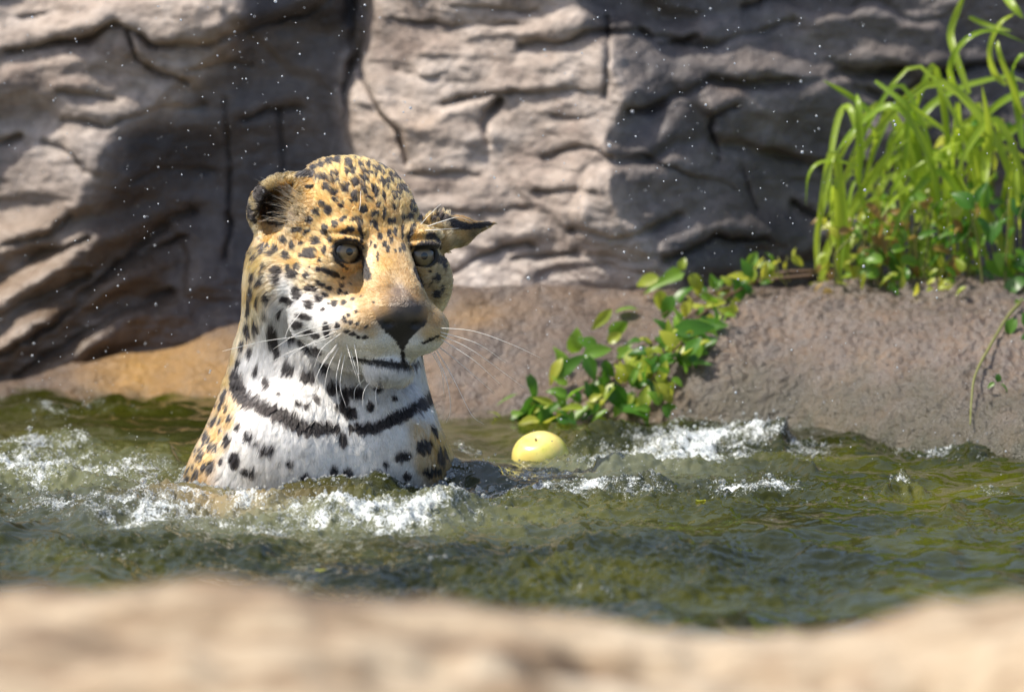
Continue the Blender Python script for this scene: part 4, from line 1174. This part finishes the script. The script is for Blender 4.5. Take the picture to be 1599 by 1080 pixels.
def place_leaf(parent, base, dirv, nrm, L, Wd, shape, mat, curl=0.6, fold=0.25, wave=0.03, name="leaf"):
    V, F = leaf_mesh(L, Wd, shape, curl, fold, wave)
    x = np.asarray(dirv, float); x /= np.linalg.norm(x)
    z = np.asarray(nrm, float); z = z - (z @ x) * x; z /= np.linalg.norm(z)
    y = np.cross(z, x)
    W = np.asarray(base) + V[:, :1] * x + V[:, 1:2] * y + V[:, 2:] * z
    o = mesh_obj(name, W, F, mat)
    return adopt(o, parent)
def img_dir(a, tow=0.0):
    a = math.radians(a)
    return math.cos(a) * RGT - math.sin(a) * UPV - tow * FWD
def rand_n(up=0.75, tow=0.8, j=0.35):
    return up * UPV - tow * FWD + rng.normal(0, j, 3)

# -- trailing vine
def build_vine():
    root = empty("trailing_vine", on_ledge(1240, 446))
    tag(root, "leafy green vine trailing down the stone ledge into the water by the apple", "vine")
    stems = [[(1275,428),(1215,436),(1165,450),(1110,475),(1040,530),(965,588),(890,640),(830,668),(770,690)],
             [(1180,446),(1090,500),(1010,575),(950,625),(905,655),(860,690)],
             [(1120,470),(1075,520),(1030,580),(990,630)], [(1150,455),(1085,530),(1040,590),(1010,640)],
             [(1060,515),(990,550),(930,600),(870,650),(800,668),(750,688)], [(1270,430),(1200,445),(1140,456),(1080,470),(1030,500)]]
    for k, s in enumerate(stems):
        pts = []
        for i, (x, y) in enumerate(s):
            p = on_ledge(x, y)
            pts.append(p - FWD * (0.010 + 0.006 * (k % 3)) + UPV * 0.004 * math.sin(i * 2 + k) + (0, 0, 0.004))
        P = spline(pts, 34)
        V, F = tube(P, np.linspace(0.0024 if k in (0, 5) else 0.0017, 0.0009, 34), 6)
        adopt(mesh_obj("stem", V, F, M_STEM), root)
    Lv = [(540,460,120,75,-70,'o',0),(430,605,140,50,125,'l',1),(640,512,130,72,-18,'o',0),(520,565,150,62,-40,'h',0),(608,600,110,62,70,'h',2),(540,690,135,55,-45,'o',0),(345,690,120,62,65,'h',2),(305,800,150,80,120,'h',2),
          (350,790,110,62,-55,'o',0),(250,875,100,60,140,'o',1),(745,745,130,85,60,'h',2),(825,790,115,95,5,'h',2),(830,570,115,72,110,'h',0),(740,400,110,62,-35,'o',0),(655,365,130,50,135,'l',1),(780,305,100,72,-25,'h',0),
          (930,190,190,75,155,'a',1),(960,310,120,62,115,'o',0),(1040,230,110,65,-60,'h',0),(1105,205,120,62,60,'o',1),(1105,400,175,85,-8,'h',2),(720,445,80,50,-40,'o',1),(560,795,100,50,-50,'o',0),(645,760,100,42,-55,'l',1),
          (420,780,130,55,-45,'o',0),(210,730,110,22,160,'l',1),(120,910,130,42,165,'l',1),(85,855,90,18,190,'l',0),(1335,125,105,52,-110,'o',1),(1365,80,75,52,-60,'o',1),(1035,100,60,46,-80,'o',1),(870,455,70,28,0,'l',1),
          (500,845,100,50,30,'o',2),(800,640,80,48,100,'o',0),(860,180,120,60,170,'o',1),(1180,290,80,40,60,'o',1),(1180,180,80,50,-80,'o',1),(1000,370,90,45,130,'o',0),(930,275,90,60,90,'o',1),(470,530,110,66,-100,'h',0),(690,600,90,50,60,'o',2),
          (590,470,90,60,200,'o',0),(760,520,80,50,150,'o',0),(380,840,110,60,100,'h',2),(300,880,90,50,160,'o',0),(460,640,90,46,-140,'l',0),(1050,320,80,50,100,'o',1),(1240,180,70,40,-120,'o',1),(1150,260,70,40,20,'l',1)]
    for (x, y, L, Wd, a, sh, tone) in Lv:
        px, py = 720 + x / 3, 380 + y / 3
        p = on_ledge(px, py)
        tip = img_dir(a, rng.uniform(-0.15, 0.35))
        Lm, Wm = L / 3 * S * 1.15, Wd / 3 * S * 1.2
        base = p - FWD * rng.uniform(0.018, 0.045) + UPV * 0.002 - tip * Lm * 0.5
        mat = (M_LEAF, M_LEAFY if rng.random() < 0.55 else M_LEAF, M_LEAFD)[tone]
        place_leaf(root, base, tip, rand_n(), Lm, Wm, {'o': 'ovate', 'h': 'heart', 'l': 'lance', 'a': 'arrow'}[sh], mat, rng.uniform(0.2, 1.1), rng.uniform(0.1, 0.5))
    for k in range(210):
        s = stems[int(rng.integers(0, 5))]; q = rng.random() * (len(s) - 1.01); i = int(q); t = q - i
        px = s[i][0] + t * (s[i + 1][0] - s[i][0]) + rng.normal(0, 16); py = s[i][1] + t * (s[i + 1][1] - s[i][1]) + rng.normal(-6, 13)
        if px > 1190 or py > 684: continue
        L = rng.uniform(20, 44) * S
        place_leaf(root, on_ledge(px, py) - FWD * rng.uniform(0.01, 0.045), img_dir(rng.uniform(0, 360), rng.uniform(-0.1, 0.4)), rand_n(), L, L * rng.uniform(0.35, 0.75), ('ovate', 'heart', 'arrow', 'lance')[int(rng.integers(4))], (M_LEAF, M_LEAFD, M_LEAFY)[int(rng.integers(3))], rng.uniform(0.2, 1.0), rng.uniform(0.1, 0.5))
    return root
build_vine()

# -- broad grass
def blade(parent, pts3, width, mat):
    P = spline(pts3, 16)
    n = len(P)
    tg = np.gradient(P, axis=0); tg /= np.linalg.norm(tg, axis=1)[:, None]
    side0 = np.cross(tg, -FWD + 0.5 * UPV + rng.normal(0, 0.25, 3)); side0 /= np.linalg.norm(side0, axis=1)[:, None] + 1e-9
    nr = np.cross(side0, tg)
    w = width / 2 * np.interp(np.linspace(0, 1, n), [0, .1, .35, .7, .9, 1], [.55, .85, 1, .8, .4, .03])
    V = []
    for i in range(n):
        V += [P[i] - side0[i] * w[i] + nr[i] * w[i] * 0.35, P[i], P[i] + side0[i] * w[i] + nr[i] * w[i] * 0.35]
    F = []
    for i in range(n - 1):
        for j in (0, 1): F.append((i * 3 + j, i * 3 + j + 1, (i + 1) * 3 + j + 1, (i + 1) * 3 + j))
    return adopt(mesh_obj("blade", np.array(V), F, mat), parent)
def zpt(x, y): return 1100 + x / 2.25, y / 2.25
def build_grass(name, label, basepx, blades, extra, region, depth):
    base = on_ledge(*basepx); 
    root = empty(name, base)
    tag(root, label, "grass")
    for pts, w in blades:
        dy = depth + rng.uniform(-0.05, 0.06)
        p3 = [at_y(*zpt(x, y), dy + 0.02 * math.sin(k * 1.3 + w)) for k, (x, y) in enumerate(pts)]
        blade(root, p3, w / 2.25 * S, M_BLADE)
    for k in range(extra):
        x0 = rng.uniform(region[0], region[1]); y0 = rng.uniform(region[2], region[3])
        H = rng.uniform(80, 230); lean = np.clip(rng.normal(-0.5, 0.5), -1.3, 0.7) * H
        lean = max(lean, (1270 + rng.uniform(0, 110) - x0) / 1.25)
        droop = rng.uniform(0.25, 0.9) * H
        pts = [(x0, y0), (x0 + lean * 0.18, y0 - H * 0.55), (x0 + lean * 0.55, y0 - H * 0.95), (x0 + lean, y0 - H * 0.95 + droop * 0.6), (x0 + lean * 1.25, y0 - H * 0.95 + droop * 1.3)]
        dy = depth + rng.uniform(-0.05, 0.10)
        p3 = [at_y(x, y, dy + 0.03 * i * rng.uniform(-1, 1) * 0.4) for i, (x, y) in enumerate(pts)]
        blade(root, p3, rng.uniform(7, 16) * S, M_BLADE)
    return root
B_LEFT = [([(410,985),(430,880),(500,760),(565,655),(640,550),(720,485)],36),([(560,560),(520,400),(490,380),(462,450),(440,600),(442,760)],30),([(545,650),(548,520),(542,380),(535,330)],34),([(590,402),(520,345),(415,282)],26),
          ([(540,640),(520,582),(420,568),(368,612),(356,722)],20),([(400,960),(395,850),(415,735),(465,645),(530,608)],24),([(560,640),(590,540),(600,480),(560,400)],20),([(640,545),(690,462),(742,432),(800,450)],22),([(505,900),(520,760),(590,700),(690,690)],16)]
B_RIGHT = [([(700,640),(722,500),(770,400),(880,318),(1050,272),(1130,290)],34),([(745,780),(750,680),(772,600),(830,530),(905,498)],24),([(845,760),(850,650),(862,560),(920,440),(985,378)],36),([(1000,420),(880,310),(868,220),(920,140),(1010,108),(1130,152)],26),
           ([(930,330),(880,190),(865,110),(898,20),(925,-40)],30),([(1060,300),(1020,258),(1004,170),(1040,82),(1105,42)],26),([(1050,-20),(1085,25),(1120,66)],34),([(1120,520),(1100,380),(1085,260),(1110,200),(1135,190)],32),([(985,640),(990,560),(1002,470),(975,300)],38),
           ([(600,285),(700,358),(765,402),(840,450)],22),([(715,900),(760,830),(840,740),(905,700)],22),([(590,835),(630,770),(700,738),(765,720)],18),([(1000,640),(900,540),(830,450),(740,430),(660,470),(630,600)],24),([(1120,400),(1040,200),(1030,140)],22),
           ([(930,60),(1000,90),(1080,110)],20),([(1130,330),(1060,350),(980,420),(900,560)],30),([(1130,420),(1050,480),(960,500),(880,560)],32),([(1130,560),(1040,520),(950,560),(900,640)],28),([(960,900),(960,780),(970,680),(1030,600)],30),([(870,860),(860,760),(900,690),(960,660)],22)]
build_grass("grass_tuft", "small tuft of broad arching grass blades at the end of the vine", (1300, 440), B_LEFT, 3, (1285, 1330, 420, 445), 0.80)
build_grass("tall_grass", "large clump of broad bright green arching grass at the foot of the rock face", (1500, 440), B_RIGHT, 40, (1400, 1630, 300, 445), 0.82)

# -- small leaved weeds under the grass
def build_weed(label, cx, cy, rx, ry, n, mats, size, depth, shape='ovate', name="weed"):
    root = empty(name, on_ledge(cx, min(cy + ry, 452)))
    tag(root, label, "plant")
    for k in range(n):
        x = cx + rx * rng.uniform(-1, 1); y = cy + ry * rng.uniform(-1, 1)
        p = at_y(x, y, depth + rng.uniform(-0.06, 0.05))
        L = rng.uniform(*size) * S
        a = rng.uniform(0, 360)
        place_leaf(root, p, img_dir(a, rng.uniform(-0.2, 0.5)), rand_n(0.8, 0.7, 0.4), L, L * rng.uniform(0.35, 0.7), shape if rng.random() < 0.7 else 'lance', mats[int(rng.integers(len(mats)))], rng.uniform(0.2, 1.2), rng.uniform(0.1, 0.5))
    for k in range(max(2, n // 8)):
        x = cx + rx * rng.uniform(-0.9, 0.9)
        d = depth + rng.uniform(-0.04, 0.03)
        P = spline([at_y(x, min(cy + ry, 455), d), at_y(x + rng.normal(0, 8), cy, d), at_y(x + rng.normal(0, 18), cy - ry * 0.8, d)], 10)
        V, F = tube(P, np.linspace(0.0016, 0.0007, 10), 5)
        adopt(mesh_obj("stem", V, F, M_STEMG), root)
    return root
build_weed("low yellow green weed beside the small grass tuft", 1335, 395, 60, 55, 80, [M_LEAFY, M_LEAFY, M_LEAF, M_DRY], (16, 34), 0.79)
build_weed("bushy light green weed beneath the tall grass", 1440, 375, 95, 75, 160, [M_LEAFY, M_LEAF, M_LEAF, M_DRY], (18, 42), 0.81)
build_weed("spreading yellowish weed hanging over the edge of the ledge", 1450, 438, 60, 26, 55, [M_LEAFY, M_LEAFY, M_LEAF], (16, 32), 0.76, 'lance')
build_weed("dark green plant with large heart shaped leaves under the tall grass", 1560, 375, 55, 80, 40, [M_LEAFD, M_LEAFD, M_LEAF], (30, 66), 0.78, 'heart', "broadleaf_plant")
build_weed("tiny sprig of pale leaves at the foot of the dark rock", 1205, 418, 40, 22, 12, [M_LEAFY, M_LEAF], (14, 34), 0.80, 'ovate', "sprig")
build_weed("leafy shoot in the shade of the tall grass against the rock", 1540, 250, 75, 70, 40, [M_LEAFD, M_LEAF, M_LEAFY], (16, 40), 0.90, 'ovate', "leafy_shoot")
def build_sprig():
    base = on_ledge(1590, 470)
    root = empty("hanging_sprig", base)
    tag(root, "thin hanging stem with a few leaves drooping over the pebbly ledge", "plant")
    P = spline([on_ledge(x, y) - FWD * 0.012 + (0, 0, .004) for x, y in [(1592,478),(1572,500),(1545,545),(1522,590),(1516,630),(1514,668)]], 24)
    V, F = tube(P, np.linspace(0.0022, 0.001, 24), 6)
    adopt(mesh_obj("stem", V, F, M_STEMG), root)
    for x, y, L, a, m in [(1590,470,44,80,M_LEAF),(1600,490,46,60,M_LEAFD),(1582,500,36,120,M_LEAF),(1556,585,18,80,M_LEAFD),(1562,600,18,40,M_LEAFD),(1550,598,14,150,M_LEAF),(1604,520,40,100,M_LEAFD)]:
        place_leaf(root, on_ledge(x, y) - FWD * 0.02, img_dir(a, 0.2), rand_n(), L * S, L * S * 0.6, 'heart', m, 0.6, 0.3)
build_sprig()

# ------------------------------------------------------------------ apple
def build_apple():
    c = at_z(843.0, 713.0, 0.0)
    r = 0.0335
    c[2] = 0.0
    hb = water_h(c[0], c[1] - r)
    root = empty("apple", c); tag(root, "yellow green apple bobbing in the water below the vine", "apple")
    th = np.linspace(0, math.pi, 28); nu = 40
    V = []; F = []
    ax = np.array([-0.22, -0.45, 1.0]); ax /= np.linalg.norm(ax)
    x = np.cross((0, 1.0, 0), ax); x /= np.linalg.norm(x); y = np.cross(ax, x)
    for a in th:
        for j in range(nu):
            p = 2 * math.pi * j / nu
            rr = r * (1 + 0.03 * math.cos(5 * p) * math.sin(a) ** 2 * (0.3 + 0.7 * (a > 1.5)))
            rad = rr * math.sin(a) * (1.03 + 0.05 * math.cos(a)); h = rr * (0.93 * math.cos(a) - 0.20 * math.exp(-(a / 0.33) ** 2) + 0.16 * math.exp(-((math.pi - a) / 0.3) ** 2))
            V.append(c + (0, 0, -0.001) + x * rad * math.cos(p) + y * rad * math.sin(p) + ax * h)
    for i in range(len(th) - 1):
        for j in range(nu): F.append((i * nu + j, (i + 1) * nu + j, (i + 1) * nu + (j + 1) % nu, i * nu + (j + 1) % nu))
    m, nt, nd, ln, b = nodes_of("apple_skin")
    n1 = noise(nt, 28, 4, 0.6, objco(nt), 0.6); n2 = noise(nt, 420, 2, 0.5, objco(nt))
    cc = ramp(nt, n1.outputs[0], [(0.3, (0.52, 0.56, 0.06)), (0.48, (0.74, 0.66, 0.17)), (0.7, (0.78, 0.58, 0.18))])
    cc = mixc(nt, ramp(nt, n2.outputs[0], [(0.66, (0, 0, 0)), (0.74, (0.5, 0.5, 0.5))]), cc, (0.35, 0.25, 0.06))
    ln.new(cc, b.inputs["Base Color"]); b.inputs["Roughness"].default_value = 0.28; b.inputs["Coat Weight"].default_value = 0.5
    adopt(mesh_obj("fruit", np.array(V), F, m), root)
    st = c + ax * r * 0.70
    V, F = tube([st - ax * 0.004, st - ax * 0.001, st + ax * 0.001, st + ax * 0.003], [0.0016, 0.0015, 0.0015, 0.0013], 7)
    adopt(mesh_obj("stalk", V, F, M_STEM), root)
build_apple()

# -- bits of leaf afloat
def float_leaf(px, py, L, mat, label, a):
    p = at_z(px, py, 0.0); p[2] = water_h(p[0], p[1]) + 0.003
    V, F = leaf_mesh(L * S, L * S * 0.55, 'ovate', 0.5, 0.15, 0.05)
    ca, sa = math.cos(a), math.sin(a)
    W = np.stack([p[0] + V[:, 0] * ca - V[:, 1] * sa, p[1] + V[:, 0] * sa + V[:, 1] * ca, p[2] + V[:, 2]], -1)
    tag(mesh_obj("floating_leaf", W, F, mat), label, "leaf")
float_leaf(492, 896, 30, M_LEAFY, "yellow green leaf floating on dark water before the jaguar", 0.3)
float_leaf(1088, 792, 30, M_LEAFY, "pale leaf scrap floating beside the small splash", 1.0)

# ------------------------------------------------------------------ drops and bubbles
def ico(sub):
    t = (1 + 5 ** 0.5) / 2
    V = [(-1,t,0),(1,t,0),(-1,-t,0),(1,-t,0),(0,-1,t),(0,1,t),(0,-1,-t),(0,1,-t),(t,0,-1),(t,0,1),(-t,0,-1),(-t,0,1)]
    F = [(0,11,5),(0,5,1),(0,1,7),(0,7,10),(0,10,11),(1,5,9),(5,11,4),(11,10,2),(10,7,6),(7,1,8),(3,9,4),(3,4,2),(3,2,6),(3,6,8),(3,8,9),(4,9,5),(2,4,11),(6,2,10),(8,6,7),(9,8,1)]
    V = [np.array(v) / np.linalg.norm(v) for v in V]
    for _ in range(sub):
        mid = {}; F2 = []
        def m(a, b):
            k = (min(a, b), max(a, b))
            if k not in mid:
                q = V[a] + V[b]; V.append(q / np.linalg.norm(q)); mid[k] = len(V) - 1
            return mid[k]
        for a, b, c in F:
            ab, bc, ca = m(a, b), m(b, c), m(c, a)
            F2 += [(a, ab, ca), (b, bc, ab), (c, ca, bc), (ab, bc, ca)]
        F = F2
    return np.array(V), np.array(F)
def many_balls(name, C, R, mat, sub=1, squash=None):
    v, f = ico(sub)
    n = len(C)
    sc_ = np.ones((n, 3)) if squash is None else squash
    V = (C[:, None, :] + v[None] * (R[:, None] * sc_)[:, None, :]).reshape(-1, 3)
    F = (f[None] + (np.arange(n) * len(v))[:, None, None]).reshape(-1, 3)
    o = mesh_obj(name, V, F, mat)
    return o
M_DROP = plain("water_drop", (0.86, 0.90, 0.95), 0.05, IOR=1.333, Transmission_Weight=0.6)
M_BUB = plain("foam_bubble", (0.92, 0.95, 0.96), 0.03, IOR=1.333, Transmission_Weight=0.85)
def build_drops():
    n = 2000
    px = rng.uniform(-60, 1660, n); py = rng.uniform(-20, 720, n)
    dens = 0.35 + 0.65 * np.exp(-((px - 420) / 420) ** 2) + 0.5 * np.exp(-((px - 1100) / 260) ** 2)
    k = rng.random(n) < dens
    px, py = px[k], py[k]; n = len(px)
    y = rng.uniform(-0.35, 0.60, n)
    C = at_y(px, py, y)
    ok = (C[:, 2] > 0.02) & ~((np.hypot(px - 520, (py - 500) * 0.8) < 190) & (y > -0.25) & (y < 0.4))
    C = C[ok]; n = len(C)
    R = np.exp(rng.normal(math.log(0.00058), 0.42, n))
    R[rng.random(n) < 0.02] *= 1.8
    o = many_balls("splash_drops", C, R, M_DROP, 1)
    tag(o, "fine white water drops flying through the air above the pool", "water drops", kind="stuff")
build_drops()
def build_bubbles():
    out = []
    fx = WFOAM.copy()
    ii, jj = np.meshgrid(np.arange(len(WXS)), np.arange(len(WYS)), indexing='ij')
    vis = (np.abs(WXS)[:, None] < 0.72) & (WYS[None, :] > -0.95) & (WYS[None, :] < 0.72)
    w = (np.clip(fx - 0.22, 0, 1) ** 1.6 * vis).ravel()
    w /= w.sum()
    pick = rng.choice(len(w), 8000, p=w)
    i, j = np.unravel_index(pick, fx.shape)
    x = WXS[i] + rng.uniform(-.002, .002, len(i)); y = WYS[j] + rng.uniform(-.002, .002, len(i))
    R = np.exp(rng.normal(math.log(0.0009), 0.5, len(i)))
    z = WH[i, j] + R * rng.uniform(-0.2, 0.6, len(i)) + (rng.random(len(i)) < 0.22) * rng.exponential(0.007, len(i)) * fx[i, j]
    C = np.stack([x, y, z], -1)
    near = np.nonzero((np.abs(BW[:, 2]) < 0.012) & (BN[:, 1] < 0.35))[0]
    pk = rng.choice(near, 900)
    xw = BW[pk] + BN[pk] * rng.exponential(0.007, 900)[:, None]
    Rw = np.exp(rng.normal(math.log(0.0011), 0.5, 900))
    xw[:, 2] = [water_h(a, b_) for a, b_ in xw[:, :2]] + Rw * 0.3
    C = np.concatenate([C, xw]); R = np.concatenate([R, Rw])
    o = many_balls("foam_bubbles", C, np.clip(R, .0005, .0042), M_BUB, 1)
    tag(o, "white bubbles and spray on the churned water", "foam", kind="stuff")
build_bubbles()
